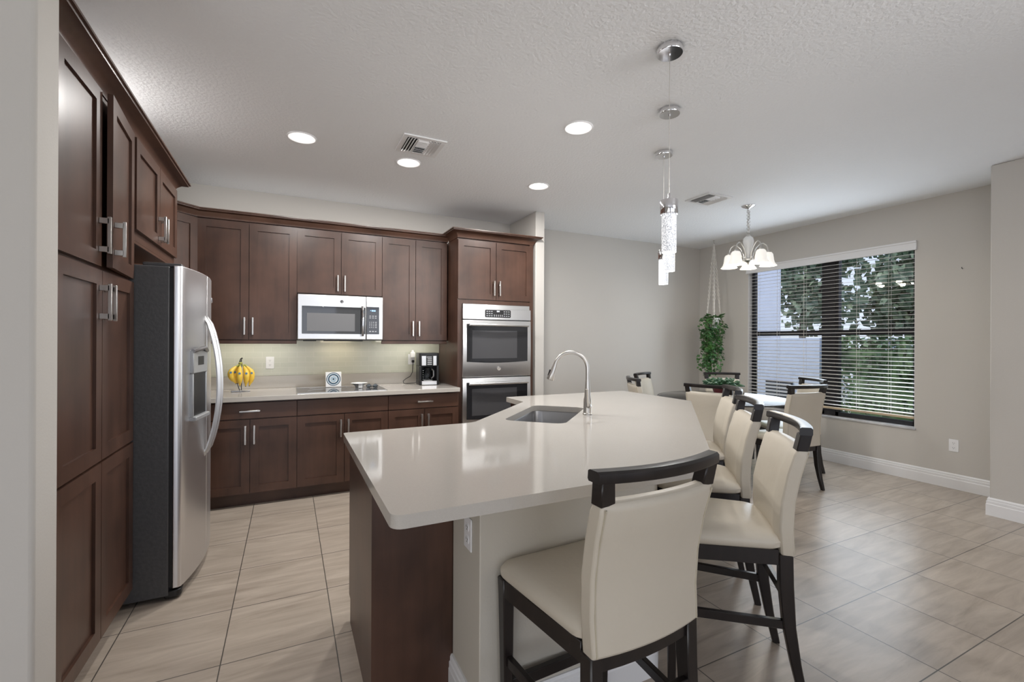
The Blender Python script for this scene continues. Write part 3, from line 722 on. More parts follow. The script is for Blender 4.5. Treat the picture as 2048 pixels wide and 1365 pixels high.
# ------------------------------------------------------------------ badge helper (round emblem with script loops)
def badge(parent, loc, r, nrm=(0, -1, 0)):
    e_ = B(); e_.disc((0, 0, 0), (0, -1, 0), r, 0.003, 24); o = e_.build('emblem', 'chrome', parent, loc=loc)
    s = B(); s.torus((0, -0.0035, 0), (0, -1, 0), r * 0.86, r * 0.06, 24, 5)
    for sx in (-1, 1):
        pts = [(sx * r * (0.28 + 0.26 * math.cos(t)), -0.0035, r * 0.42 * math.sin(t) + (0.05 * r if sx > 0 else -.02 * r)) for t in [0.6 + i * 0.42 for i in range(13)]]
        s.tube(pts, r * 0.055, 5)
    s.build('monogram', 'steel_dark', o)
    return o

# ------------------------------------------------------------------ double oven
do = thing('double_oven', 'stainless steel double wall oven with two dark glass doors', 'oven', (1.966, OY_ - 0.016, 0))
hw = 0.389
B().box(-hw + 0.02, hw - 0.02, 0.0, 0.55, 0.47, 1.755).build('oven_body', 'charcoal', do)
B().box(-0.385, 0.380, -0.02, 0, 1.715, 1.758).build('trim_strip', 'steel', do, bevel=0.002)
pb = B().box(-hw, hw, -0.032, 0, 1.602, 1.714).build('control_panel', 'steel', do, bevel=0.003)
d_ = B().loft([[Vector((x, y, 1.665 + q)) for x, q in rr(0.147, 0.040, 0.012)] for y in (-0.036, -0.031)]).build('display_panel', 'black', pb, smooth=True)
k = B()
for i in range(3):
    for j in range(3):
        for sx in (-1, 1): k.box(sx * (0.072 + i * 0.026) - 0.008, sx * (0.072 + i * 0.026) + 0.008, -0.0375, -0.036, 1.637 + j * 0.023, 1.646 + j * 0.023)
for i in range(5): k.box(-0.047 + i * 0.0225, -0.047 + i * 0.0225 + 0.008, -0.0375, -0.036, 1.634, 1.655)
k.build('buttons', 'paper_grey', d_)
k = B()
for x in (-0.014, -0.004, 0.008): k.box(x, x + 0.007, -0.0375, -0.036, 1.684, 1.696)
k.build('clock_digits', 'display_white', d_)
def oven_door(z0, z1, wz0, wz1, hz, emblem=True):
    d = B(); 
    rings = []
    for z, y in ((z0, -0.030), (z0 + 0.01, -0.034), ((z0 + z1) / 2, -0.040), (z1 - 0.01, -0.034), (z1, -0.030)):
        rings.append([Vector((-hw, y, z)), Vector((hw, y, z)), Vector((hw, 0, z)), Vector((-hw, 0, z))])
    o = d.loft(rings).build('oven_door', 'steel', do, bevel=0.002, seg=1, angle=50)
    n = 10; pts = [(-0.347, wz1), (0.347, wz1), (0.347, wz0 + 0.012)] + [(0.347 - 0.694 * i / n, wz0 + 0.012 - 0.014 * math.sin(PI * i / n)) for i in range(1, n)] + [(-0.347, wz0 + 0.012)]
    wv = B().loft([[Vector((x, y, z)) for x, z in pts] for y in (-0.0415, -0.034)]).build('door_window', 'black_glass', o)
    B().box(-0.29, 0.22, -0.0422, -0.0414, wz0 + 0.045, wz1 - 0.065).build('inner_window', 'grey_glass', wv)
    h = B(); hp = [(-0.335 + 0.67 * i / 8, -0.085 - 0.012 * math.sin(PI * i / 8), hz) for i in range(9)]
    h.tube(hp, 0.0145, 12); 
    for sx in (-0.31, 0.31): h.box(sx - 0.012, sx + 0.012, -0.088, -0.034, hz - 0.011, hz + 0.011)
    h.build('handle', 'steel', o, smooth=True)
    if emblem: badge(o, (0.01, -0.0375, z0 + 0.085), 0.022)
oven_door(1.008, 1.594, 1.155, 1.552, 1.545)
oven_door(0.475, 1.000, 0.570, 0.955, 0.945, False)

# ------------------------------------------------------------------ microwave
mw = thing('microwave_oven', 'stainless over-range microwave mounted above the cooktop', 'microwave', (0.451, 4.62, 0))
B().box(-0.378, 0.378, 0.0, 0.385, 1.378, 1.806).build('housing', 'charcoal', mw)
MZ0, MZ1 = 1.388, 1.805
mdo = B().box(-0.382, 0.222, -0.028, 0, MZ0, MZ1).build('door', 'steel', mw, bevel=0.006)
B().box(-0.345, 0.215, -0.031, -0.02, MZ0 + 0.052, MZ1 - 0.108).build('door_glass', 'black_glass', mdo, bevel=0.002)
B().box(-0.302, 0.118, -0.0318, -0.028, MZ0 + 0.078, MZ1 - 0.172).build('door_window', 'microwave_screen', mdo)
h = B(); h.tube([(0.187, -0.050 - 0.02 * math.sin(PI * i / 10), MZ0 + 0.035 + 0.285 * i / 10) for i in range(11)], 0.0135, 10)
for z in (MZ0 + 0.045, MZ0 + 0.31): h.box(0.176, 0.198, -0.06, -0.028, z - 0.012, z + 0.012)
h.build('handle', 'chrome', mdo, smooth=True)
badge(mdo, (0.0, -0.030, MZ1 - 0.058), 0.016)
cp = B().box(0.224, 0.382, -0.028, 0, MZ0, MZ1).build('control_panel', 'steel', mw, bevel=0.006)
kp = B().box(0.226, 0.346, -0.031, -0.02, MZ0 + 0.052, MZ1 - 0.098).build('keypad', 'black_glass', cp, bevel=0.002)
k = B()
for j in range(4):
    for i in range(3): k.box(0.252 + i * 0.018, 0.260 + i * 0.018, -0.0318, -0.0308, MZ0 + 0.115 + j * 0.017, MZ0 + 0.122 + j * 0.017)
    k.box(0.306, 0.322, -0.0318, -0.0308, MZ0 + 0.115 + j * 0.017, MZ0 + 0.122 + j * 0.017)
for j in range(2):
    for i in range(3): k.box(0.252 + i * 0.026, 0.268 + i * 0.026, -0.0318, -0.0308, MZ0 + 0.208 + j * 0.018, MZ0 + 0.215 + j * 0.018)
for i in range(3): k.box(0.252 + i * 0.026, 0.268 + i * 0.026, -0.0318, -0.0308, MZ0 + 0.075, MZ0 + 0.085)
k.build('buttons', 'paper_grey', kp)
k = B()
for i, x in enumerate((0.274, 0.283, 0.294, 0.303)): k.box(x, x + 0.0065, -0.0318, -0.0308, MZ0 + 0.275, MZ0 + 0.288)
k.box(0.262, 0.266, -0.0318, -0.0308, MZ0 + 0.279, MZ0 + 0.287)
k.build('clock_digits', 'display_blue', kp)
vb = B(); vb.box(-0.15, 0.20, 0.03, 0.13, 1.372, 1.378); vb.box(-0.33, -0.22, 0.03, 0.13, 1.372, 1.378); vb.build('filter_grille', 'vent_dark', mw)
light('microwave_lamp', 'AREA', (0.0, 0.20, 1.368), 0.45, (1.0, 0.84, 0.60), 0.30, 0.06, direction=(0, 0.25, -1), parent=mw)

# ------------------------------------------------------------------ fridge (front faces +x; local x = world +y)
fr = thing('refrigerator', 'stainless side by side refrigerator with dark grey sides', 'refrigerator', (-0.565, 2.948, 0), PI / 2)
FW = 0.895
B().box(0, FW, 0.0, 0.72, 0.025, 1.765).build('cabinet_body', 'charcoal', fr, bevel=0.006)
B().box(0.004, FW - 0.004, -0.016, 0.0, 0.07, 1.76).build('door_gasket', 'gasket', fr)
b = B(); b.box(0.03, FW - 0.03, -0.012, 0.02, 0.02, 0.075); b.build('base_grille', 'black', fr)
b = B(); b.prism(rounded([(0.005, -0.055), (0.075, -0.055), (0.075, 0.02), (0.005, 0.02)], [0.03, 0.01, 0, 0]), 0.012, 0.05); b.build('hinge_foot', 'black', fr, bevel=0.006)
for x in (0.02, FW - 0.10): B().box(x, x + 0.08, -0.05, 0.12, 1.765, 1.785).build('hinge_cover', 'charcoal', fr, bevel=0.006)
def bulge(x):
    u = (x / FW - 0.5) * 2
    return -0.052 - 0.062 * (1 - u * u)
def fridge_door(x0, x1, round_left, round_right):
    n = 14; pts = []
    xs = [x0 + (x1 - x0) * i / n for i in range(n + 1)]
    poly = [(x1, -0.017), (x0, -0.017)]
    front = [(x, bulge(x)) for x in xs]
    if round_left: front = [(x0, -0.030), (x0 + 0.002, bulge(x0) + 0.012), (x0 + 0.012, bulge(x0 + .012) + 0.002)] + front[2:]
    if round_right: front = front[:-2] + [(x1 - 0.012, bulge(x1 - .012) + 0.002), (x1 - 0.002, bulge(x1) + 0.012), (x1, -0.030)]
    return poly + front
DZ0, DZ1 = 0.062, 1.772
SPL = 0.393
dl_ = B().prism(fridge_door(0.0, SPL - 0.003, True, False), DZ0, DZ1).build('freezer_door', 'fridge_steel', fr, bevel=0.004)
dr_ = B().prism(fridge_door(SPL + 0.003, FW, False, True), DZ0, DZ1).build('fresh_food_door', 'fridge_steel', fr, bevel=0.004)
B().box(SPL - 0.003, SPL + 0.003, -0.09, -0.03, DZ0 + .01, DZ1 - .01).build('door_gap_strip', 'nickel', fr)
def fridge_handle(x, o, sgn):
    h = B(); y0 = bulge(x) + 0.004; rings = []
    for i in range(17):
        t = i / 16; z = 0.665 + 0.87 * t; out = -0.006 + 0.088 * math.sin(PI * t) ** 0.62
        wd = 0.017; y = y0 - out
        rings.append([Vector((x - wd, y + 0.012, z)), Vector((x - wd * .7, y - 0.004, z)), Vector((x + wd * .7, y - 0.004, z)), Vector((x + wd, y + 0.012, z)), Vector((x + wd * .6, y + 0.02, z)), Vector((x - wd * .6, y + 0.02, z))])
    h.loft(rings)
    h.build('handle', 'steel', o, smooth=True)
fridge_handle(SPL - 0.040, dl_, -1); fridge_handle(SPL + 0.040, dr_, 1)
# water dispenser
X0, X1 = 0.095, 0.325
DW = X1 - X0
dsp = B(); dsp.box(0, DW, -0.016, 0.01, 1.19, 1.32); dsp.box(0, 0.014, -0.014, 0.01, 0.945, 1.19); dsp.box(DW - 0.014, DW, -0.014, 0.01, 0.945, 1.19); dsp.box(0, DW, -0.030, 0.01, 0.925, 0.950)
dp = dsp.build('dispenser', 'dispenser_grey', dl_, bevel=0.005)
dp.location = (X0, bulge(X0) - 0.002, 0); dp.rotation_euler = (0, 0, math.atan2(bulge(X1) - bulge(X0), DW))
B().box(0.014, DW - 0.014, -0.008, 0.008, 0.95, 1.19).build('dispenser_recess', 'black', dp)
B().box(0.07, DW - 0.07, -0.0175, -0.014, 1.235, 1.285).build('dispenser_display', 'black', dp)
b = B(); b.tube([(0.0, -0.012, 1.315), (DW / 2, -0.036, 1.335), (DW, -0.012, 1.315)], 0.012, 8); b.build('dispenser_hood', 'steel_dark', dp, smooth=True)
badge(dr_, (SPL + 0.24, bulge(SPL + 0.24) - 0.001, 1.64), 0.018)

# ------------------------------------------------------------------ things on the back worktop
ck = thing('cooktop', 'black glass electric cooktop set into the back worktop', 'cooktop', (0.445, 4.585, 0.9155))
B().box(-0.378, 0.378, -0.255, 0.255, 0.0, 0.005).build('glass_top', 'cook_glass', ck, bevel=0.002)
b = B(); b.box(-0.382, 0.382, -0.259, -0.254, 0, 0.006); b.box(-0.382, -0.377, -0.259, 0.259, 0, 0.006); b.box(0.377, 0.382, -0.259, 0.259, 0, 0.006); b.box(-0.382, 0.382, 0.254, 0.259, 0, 0.006); b.build('metal_edge', 'steel', ck)
b = B()
for x, y, r in ((-0.19, -0.10, 0.10), (-0.19, 0.13, 0.075), (0.16, -0.10, 0.075), (0.16, 0.13, 0.10)): b.torus((x, y, 0.0051), (0, 0, 1), r, 0.0006, 32, 4)
b.build('burner_ring', 'paper_grey', ck)

tr = thing('decorative_tile', 'square white tile with blue round medallion leaning behind the cooktop', 'tile', (0.395, 4.775, 0.921))
tr.rotation_euler = (math.radians(-7), 0, 0)
B().box(-0.072, 0.072, -0.008, 0, 0, 0.148).build('tile_body', 'ceramic', tr, bevel=0.003)
def ring_flat(b, r0, r1, y, cz, n=36):
    b.loft([[Vector((r * math.cos(2 * PI * k / n), yy, cz + r * math.sin(2 * PI * k / n))) for k in range(n)] for r, yy in ((r0, y), (r0, y - 0.0008), (r1, y - 0.0008), (r1, y))], cap=False)
b = B(); ring_flat(b, 0.058, 0.065, -0.008, 0.078); ring_flat(b, 0.038, 0.049, -0.008, 0.078); b.build('dark_rings', 'blue_glaze', tr)
b = B(); ring_flat(b, 0.0505, 0.0525, -0.008, 0.078)
for i in range(12):
    a = 2 * PI * i / 12; b.tube([(0.012 * math.cos(a), -0.0082, 0.078 + 0.012 * math.sin(a)), (0.031 * math.cos(a), -0.0082, 0.078 + 0.031 * math.sin(a))], [0.0022, 0.0042], 5)
b.build('petals', 'pale_blue', tr)
b = B(); b.disc((0, -0.008, 0.078), (0, -1, 0), 0.009, 0.001, 18); b.build('center_dot', 'blue_glaze', tr)

bw = thing('serving_bowl', 'small white ceramic bowl with flared rim on the cooktop', 'bowl', (0.615, 4.62, 0.921))
b = B()
n = 32; rings = []
for r, z in ((0.030, 0), (0.032, 0.004), (0.034, 0.015), (0.050, 0.036), (0.072, 0.046), (0.070, 0.048), (0.046, 0.039), (0.028, 0.020), (0.0, 0.016)):
    rings.append([Vector((r * (1 + 0.10 * math.cos(4 * 2 * PI * k / n)) * math.cos(2 * PI * k / n), r * (1 + 0.10 * math.cos(4 * 2 * PI * k / n)) * math.sin(2 * PI * k / n), z)) for k in range(n)])
b.loft(rings); b.build('bowl_shell', 'ceramic', bw, smooth=True)
b = B(); b.box(-0.016, 0.022, -0.062, -0.046, 0.002, 0.046); b.build('white_block', 'ceramic', bw, bevel=0.004)

gl = thing('eyeglasses', 'folded dark framed eyeglasses lying on the cooktop', 'eyeglasses', (0.725, 4.56, 0.921), math.radians(-25))
b = B()
for x in (-0.032, 0.032): b.torus((x, 0, 0.019), (0, 1, 0.25), 0.023, 0.002, 20, 6, 0.8)
b.tube([(-0.010, 0, 0.022), (0, -0.003, 0.026), (0.010, 0, 0.022)], 0.002, 6); b.build('rims', 'black', gl, smooth=True)
for sx in (-1, 1):
    b = B(); b.tube([(sx * 0.056, 0, 0.024), (sx * 0.058, 0.01, 0.02), (-sx * 0.02, 0.022 + (0.006 if sx > 0 else 0), 0.006), (-sx * 0.05, 0.026 + (0.006 if sx > 0 else 0), 0.004)], 0.0022, 6); b.build('temple', 'black', gl, smooth=True)
    b = B(); b.disc((sx * 0.032, 0, 0.019), (0, 1, 0.25), 0.021, 0.0008, 20); b.build('lens', 'lens', gl)

# coffee maker
cm = thing('coffee_maker', 'black and steel drip coffee maker at right end of worktop', 'coffee maker', (1.330, 4.768, 0.9155), math.radians(-4))
W2, D2, H2 = 0.104, 0.11, 0.335
b = B(); b.prism(rounded([(-W2, 0.10), (-W2, -0.11), (W2, -0.11), (W2, 0.10)][::-1], 0.02), 0, 0.045); b.prism(rounded([(-W2, 0.10), (-W2, 0.01), (W2, 0.01), (W2, 0.10)][::-1], 0.02), 0.045, 0.20); b.prism(rounded([(-W2, 0.10), (-W2, -0.105), (W2, -0.105), (W2, 0.10)][::-1], 0.02), 0.20, H2)
for sx in (-1, 1): b.box(sx * W2 - (0 if sx > 0 else -0) - (0.026 if sx > 0 else 0), sx * W2 + (0.026 if sx < 0 else 0), -0.10, 0.05, 0.045, 0.20)
b.build('housing', 'black', cm, bevel=0.005)
B().box(-0.078, 0.078, -0.114, -0.108, 0.004, 0.044).build('base_plate', 'steel', cm, bevel=0.002)
for x0, x1 in ((-0.080, -0.034), (0.040, 0.076)): B().box(x0, x1, -0.110, -0.103, 0.205, 0.305).build('front_plate', 'steel', cm, bevel=0.002)
k = B()
for j in range(5): k.box(-0.020 - (0.006 if j == 4 else 0), 0.026, -0.109, -0.104, 0.212 + j * 0.019, 0.222 + j * 0.019)
k.build('buttons', 'paper_grey', cm)
b = B(); b.lathe([(0.045, 0), (0.056, 0.01), (0.060, 0.05), (0.052, 0.09), (0.036, 0.118), (0.036, 0.125)], 24, (-0.008, -0.045, 0.047)); cf = b.build('carafe', 'carafe', cm, smooth=True)
b = B(); b.lathe([(0.038, 0), (0.040, 0.006), (0.030, 0.016), (0, 0.018)], 20, (-0.008, -0.045, 0.170)); b.build('lid', 'black', cf, smooth=True)
b = B(); b.tube([(0.028, -0.098, 0.165), (0.040, -0.125, 0.150), (0.040, -0.128, 0.095), (0.026, -0.098, 0.070)], 0.008, 8); b.build('carafe_handle', 'steel_dark', cf, smooth=True)
k = B()
for j in range(5): k.box(-0.070, -0.060, -0.1085, -0.104, 0.062 + j * 0.022, 0.066 + j * 0.022)
k.box(-0.06, 0.03, -0.1085, -0.104, 0.050, 0.054)
k.build('water_gauge', 'paper_grey', cm)
b = B(); b.tube([(-0.090, 0.10, 0.02), (-0.12, 0.10, 0.008), (-0.17, 0.085, 0.006), (-0.215, 0.06, 0.006), (-0.235, 0.085, 0.010), (-0.235, 0.12, 0.03), (-0.20, 0.16, 0.05), (-0.15, 0.175, 0.075), (-0.125, 0.185, 0.12), (-0.120, 0.19, 0.19), (-0.118, 0.19, 0.230)], 0.0035, 7); pc_ = b.build('power_cord', 'black', cm, smooth=True)
b = B(); b.box(-0.129, -0.103, 0.188, 0.222, 0.223, 0.252); b.build('plug', 'black', pc_, bevel=0.006)

# banana stand and bananas
bx, by = -0.385, 4.735
bs = thing('banana_stand', 'black wire banana hanger with flat crossed feet', 'banana stand', (bx, by, 0.9155), math.radians(8))
b = B(); b.box(-0.075, 0.01, -0.025, -0.006, 0, 0.014); b.box(-0.005, 0.075, -0.012, 0.004, 0.0, 0.009); b.box(-0.012, 0.012, -0.03, 0.05, 0.0, 0.012); b.build('foot', 'steel_dark', bs, bevel=0.003)
b = B(); b.tube([(-0.008, 0.02, 0.01), (-0.03, 0.035, 0.09), (-0.028, 0.045, 0.20), (0.0, 0.03, 0.295), (0.010, 0.010, 0.303), (0.012, -0.005, 0.298)], 0.0035, 7)
b.tube([(0.006, 0.02, 0.01), (0.006, 0.035, 0.09), (0.006, 0.045, 0.20), (0.006, 0.03, 0.295)], 0.0035, 7)
b.tube([(0.008, -0.002, 0.300), (-0.006, -0.022, 0.258), (0.0, -0.032, 0.252), (0.006, -0.026, 0.258)], 0.003, 7); b.build('wire_hook', 'black', bs, smooth=True)
bb = thing('banana_bunch', 'bunch of ripe yellow bananas hanging from the wire hanger', 'banana', (bx, by - 0.03, 0.915), math.radians(8))
b = B(); b.tube([(-0.012, 0.0, 0.262), (0.0, -0.002, 0.255), (0.014, 0.0, 0.26)], [0.008, 0.011, 0.009], 8); b.build('bunch_crown', 'banana_neck', bb, smooth=True)
def banana(x, y, bow_x, bow_y, ln, top=0.245):
    pts = []; rad = []
    for i in range(11):
        t = i / 10; c = math.sin(PI * min(1, t * 1.02)) 
        pts.append(((x * (0.45 + 0.55 * min(1, t * 3.0))) + bow_x * c, y * (0.2 + 0.8 * min(1, t * 2.4)) + bow_y * c, top - ln * t))
        rad.append([0.006, 0.009, 0.0155, 0.021, 0.0235, 0.0245, 0.024, 0.022, 0.018, 0.010, 0.005][i])
    b = B(); b.tube(pts[1:], rad[1:], 9); o = b.build('banana', 'banana', bb, smooth=True)
    b = B(); b.tube(pts[:3], [0.006, 0.0085, 0.0142], 8); b.build('stalk', 'banana_neck', o, smooth=True)
    b = B(); b.tube([pts[-1], (pts[-1][0], pts[-1][1], pts[-1][2] - 0.006)], [0.0058, 0.004], 7); b.build('tip', 'banana_tip', o)
    p = pts[4]; b = B(); b.disc((p[0] - 0.002, p[1] - 0.0232, p[2]), (0, -1, 0.05), 0.0095, 0.002, 14); b.build('sticker', 'sticker', o)
banana(-0.034, -0.015, -0.042, -0.012, 0.165); banana(-0.006, -0.035, -0.004, -0.026, 0.185); banana(0.038, -0.032, 0.004, -0.024, 0.190); banana(0.068, -0.010, 0.018, -0.012, 0.190); banana(-0.02, 0.03, -0.02, 0.0, 0.166)

# ------------------------------------------------------------------ chairs
def make_chair(name, label, cat, seat, top, crest, stool, group):
    """local frame: +y is the way the sitter faces; seat = seat height, top = top of upholstered back, crest = top of crest rail"""
    t = thing(name, label, cat, (0, 0, 0), 0, group)
    fz0, fz1 = seat - 0.115, seat - 0.055
    # cushion
    b = B(); rings = []
    def outline(hf, hr, y0, y1, r): return rounded([(-hr, y0), (hr, y0), (hf, y1), (-hf, y1)], r, 4)
    for (ins, z) in ((0.010, fz1), (0.0, fz1 + 0.010), (-0.002, fz1 + 0.030), (0.008, fz1 + 0.046), (0.035, fz1 + 0.058), (0.10, fz1 + 0.064), (0.17, fz1 + 0.066)):
        rings.append([Vector((x, y, z)) for x, y in outline(0.240 - ins, 0.205 - ins, -0.215 + ins, 0.220 - ins, max(0.045 - ins * .1, 0.02))])
    b.loft(rings); b.build('seat', 'leather', t, smooth=True)
    # back slab, leaning and bowed
    bz0 = seat - 0.078
    def back_y(z): 
        u = (z - bz0) / (top - bz0)
        return -0.222 - 0.050 * u ** 1.5 + 0.018 * math.sin(PI * min(1, u * 1.0)) * (1 if stool else 1)
    def bow(x, k=0.024): return -k * (1 - (x / 0.21) ** 2)
    b = B(); rings = []; NX = 10
    prof = [(0.0, 0.010), (0.012, 0.0), (0.25, 0), (0.5, 0), (0.75, 0), (0.93, 0.0), (0.975, 0.006), (1.0, 0.018)]
    for u, ins in prof:
        z = bz0 + (top - bz0) * u; hwid = 0.198 + 0.010 * u - ins * 0.4; th = 0.030 - ins; yc = back_y(z)
        ring = []
        for i in range(NX + 1):
            x = -hwid + 2 * hwid * i / NX; ring.append(Vector((x, yc + bow(x) - th, z)))
        for i in range(NX + 1):
            x = hwid - 2 * hwid * i / NX; f = 0.55 if i in (0, NX) else 1.0
            ring.append(Vector((x, yc + bow(x) + th * f + (0.010 * math.sin(PI * u) if 0 < i < NX else 0), z)))
        rings.append(ring)
    b.loft(rings); bk_ = b.build('backrest', 'leather', t, bevel=0.006, seg=2, angle=40)
    for sx in (-1, 1):
        sm = B(); pts = []
        for i in range(9):
            u = 0.02 + 0.94 * i / 8; z = bz0 + (top - bz0) * u; hwid = 0.198 + 0.010 * u - 0.012; x = sx * hwid; pts.append((x, back_y(z) + bow(x) - 0.0305, z))
        sm.tube(pts, 0.0026, 6); sm.build('seam', 'leather_seam', bk_, smooth=True)
    # crest rail and posts
    b = B(); rings = []
    for i in range(13):
        x = -0.222 + 0.444 * i / 12; yc = back_y(top) + bow(x, 0.034) - 0.014
        sec = [(-0.021, crest - 0.030), (0.019, crest - 0.030), (0.023, crest - 0.024), (0.021, crest - 0.004), (0.014, crest), (-0.016, crest), (-0.023, crest - 0.006), (-0.023, crest - 0.026)]
        rings.append([Vector((x, yc + a, z)) for a, z in sec])
    b.loft(rings); cr = b.build('crest_rail', 'black_wood', t, smooth=True)
    for sx in (-1, 1):
        b = B(); rings = []
        for z, ww in ((top - 0.012, 0.024), (crest - 0.026, 0.021)):
            x = sx * (0.186 + (z - top) * 0.12); yc = back_y(top) + bow(x) - (z - top) * 0.20
            rings.append([Vector((x + a * ww, yc + c * 0.021, z)) for a, c in ((-1, -1), (1, -1), (1, 1), (-1, 1))])
        b.loft(rings); b.build('crest_post', 'black_wood', t, bevel=0.003, seg=1)
    # frame
    b = B()
    for sx in (-1, 1):
        rings = [[Vector((sx * x + a, y, z)) for a, z in ((-0.011, fz0), (0.011, fz0), (0.011, fz1), (-0.011, fz1))] for x, y in ((0.185, -0.20), (0.222, 0.20))]
        b.loft(rings)
    b.box(-0.222, 0.222, 0.190, 0.212, fz0, fz1)
    rings = []
    for i in range(9):
        x = -0.185 + 0.37 * i / 8; yc = -0.215 + bow(x, 0.022); rings.append([Vector((x, yc + a, z)) for a, z in ((-0.016, fz0 - 0.01), (0.010, fz0 - 0.01), (0.010, bz0 + 0.006), (-0.016, bz0 + 0.006))])
    b.loft(rings); b.build('seat_frame', 'black_wood', t, bevel=0.002, seg=1)
    def leg(secs):
        b = B(); b.loft([[Vector((x + a * ww / 2, y + c * d / 2, z)) for a, c in ((-1, -1), (1, -1), (1, 1), (-1, 1))] for x, y, z, ww, d in secs])
        return b.build('leg', 'black_wood', t, bevel=0.004, seg=1, angle=60)
    for sx in (-1, 1):
        leg([(sx * 0.208, 0.192, 0.0, 0.028, 0.030), (sx * 0.212, 0.193, fz0, 0.042, 0.042), (sx * 0.214, 0.193, fz1, 0.044, 0.044)])
        leg([(sx * 0.178, -0.292, 0.0, 0.028, 0.030), (sx * 0.178, -0.262, seat * 0.22, 0.033, 0.036), (sx * 0.179, -0.238, seat * 0.45, 0.038, 0.044), (sx * 0.180, -0.226, seat * 0.70, 0.042, 0.050), (sx * 0.180, -0.224, bz0 + 0.004, 0.040, 0.050)])
    if stool:
        def bar(p, q, ww=0.020, hh=0.034):
            p = Vector(p); q = Vector(q); d = (q - p).normalized(); s_ = Vector((-d.y, d.x, 0)).normalized()
            b = B(); b.loft([[c + s_ * a * ww / 2 + Vector((0, 0, e_ * hh / 2)) for a, e_ in ((-1, -1), (1, -1), (1, 1), (-1, 1))] for c in (p, q)])
            return b.build('stretcher', 'black_wood', t, bevel=0.002, seg=1)
        bar((-0.209, 0.193, 0.205), (0.209, 0.193, 0.205), 0.022, 0.040)
        for sx in (-1, 1): bar((sx * 0.210, 0.192, 0.300), (sx * 0.178, -0.248, 0.285))
        bar((-0.178, -0.241, 0.370), (0.178, -0.241, 0.370))
    return t

def face_angle(d): return math.atan2(-d[0], d[1])      # rotation so that local +y points along d
def place(crest_xy, d, dist=0.292):
    d = Vector((*d, 0)).normalized(); return (crest_xy[0] + d.x * dist, crest_xy[1] + d.y * dist, 0)
g1 = 'counter stools along the island'
st = make_chair('counter_stool', 'nearest cream leather counter stool, its back to the camera', 'stool', 0.632, 0.976, 1.058, True, g1)
dA = (-0.045, 1); st.location = place((0.902, 0.925), dA); st.rotation_euler = (0, 0, face_angle(dA))
dB = (-0.755, 0.656)
for lab, c in (('cream counter stool just right of the nearest stool, whole side visible', (1.900, 1.21)), ('cream counter stool third along the island, behind the second stool', (2.335, 1.712)), ('cream counter stool farthest along the island, by the dining table', (2.835, 2.215))):
    dup(st, lab, place(c, dB), face_angle(dB))
g2 = 'dining chairs around the glass table'
dc0 = make_chair('dining_chair', 'cream dining chair with its back to camera by the window blind', 'chair', 0.485, 0.915, 0.987, False, g2)
TC = Vector((4.36, 3.55))
chairs = [((4.30, 2.565), (0.17, 0.985), None),
          ((3.475, 2.975), (0.93, 0.37), 'cream dining chair nearest the island, wide back facing the camera'),
          ((5.03, 4.10), (-0.56, -0.83), 'cream dining chair behind the potted succulent in the corner'),
          ((5.15, 3.02), (-0.88, 0.47), 'cream dining chair at the window, mostly hidden by the chair in front'),
          ((4.02, 4.46), (0.42, -0.90), 'cream dining chair against the far wall, front of its back lit'),
          ((3.41, 3.93), (0.90, -0.44), 'cream dining chair leftmost at the table, only its top edge seen')]
for c, d, lab in chairs:
    if lab is None: dc0.location = place(c, d); dc0.rotation_euler = (0, 0, face_angle(d))
    else: dup(dc0, lab, place(c, d), face_angle(d))

# dining table
dt = thing('dining_table', 'round glass top dining table among the cream chairs', 'table', (TC.x, TC.y, 0))
B().lathe([(0, 0.748), (0.672, 0.748), (0.68, 0.752), (0.68, 0.756), (0.672, 0.760), (0, 0.760)], 64, cap=False).build('tabletop', 'table_glass', dt, smooth=True)
B().torus((0, 0, 0.752), (0, 0, 1), 0.682, 0.007, 64, 8).build('rim', 'black_wood', dt, smooth=True)
B().lathe([(0.30, 0), (0.30, 0.03), (0.26, 0.045), (0.10, 0.07), (0.085, 0.2), (0.085, 0.55), (0.13, 0.68), (0.22, 0.735), (0.22, 0.747)], 32).build('pedestal', 'black_wood', dt, smooth=True)

# potted succulent on the table
sp = thing('potted_succulent', 'leafy green succulent in a burgundy pot on the dining table', 'plant', (TC.x + 0.02, TC.y + 0.02, 0.7605))
B().lathe([(0.065, 0), (0.070, 0.004), (0.095, 0.105), (0.098, 0.115), (0.090, 0.115), (0.086, 0.100), (0, 0.098)], 28).build('pot', 'terracotta', sp, smooth=True)
b = B(); rn = random.Random(5)
for i in range(120):
    a = rn.random() * 2 * PI; el = rn.uniform(0.15, 1.3); L = rn.uniform(0.10, 0.175) * (0.75 + 0.5 * math.cos(el)); d = Vector((math.cos(a) * math.cos(el), math.sin(a) * math.cos(el), math.sin(el) * 0.75))
    p0 = Vector((math.cos(a) * 0.03, math.sin(a) * 0.03, 0.10)); b.tube([p0, p0 + d * L * .5 + Vector((0, 0, .012)), p0 + d * L * .85 + Vector((0, 0, .012)), p0 + d * L], [0.006, 0.012, 0.014, 0.004], 6)
b.build('leaves', 'leaf_succ', sp, smooth=True)

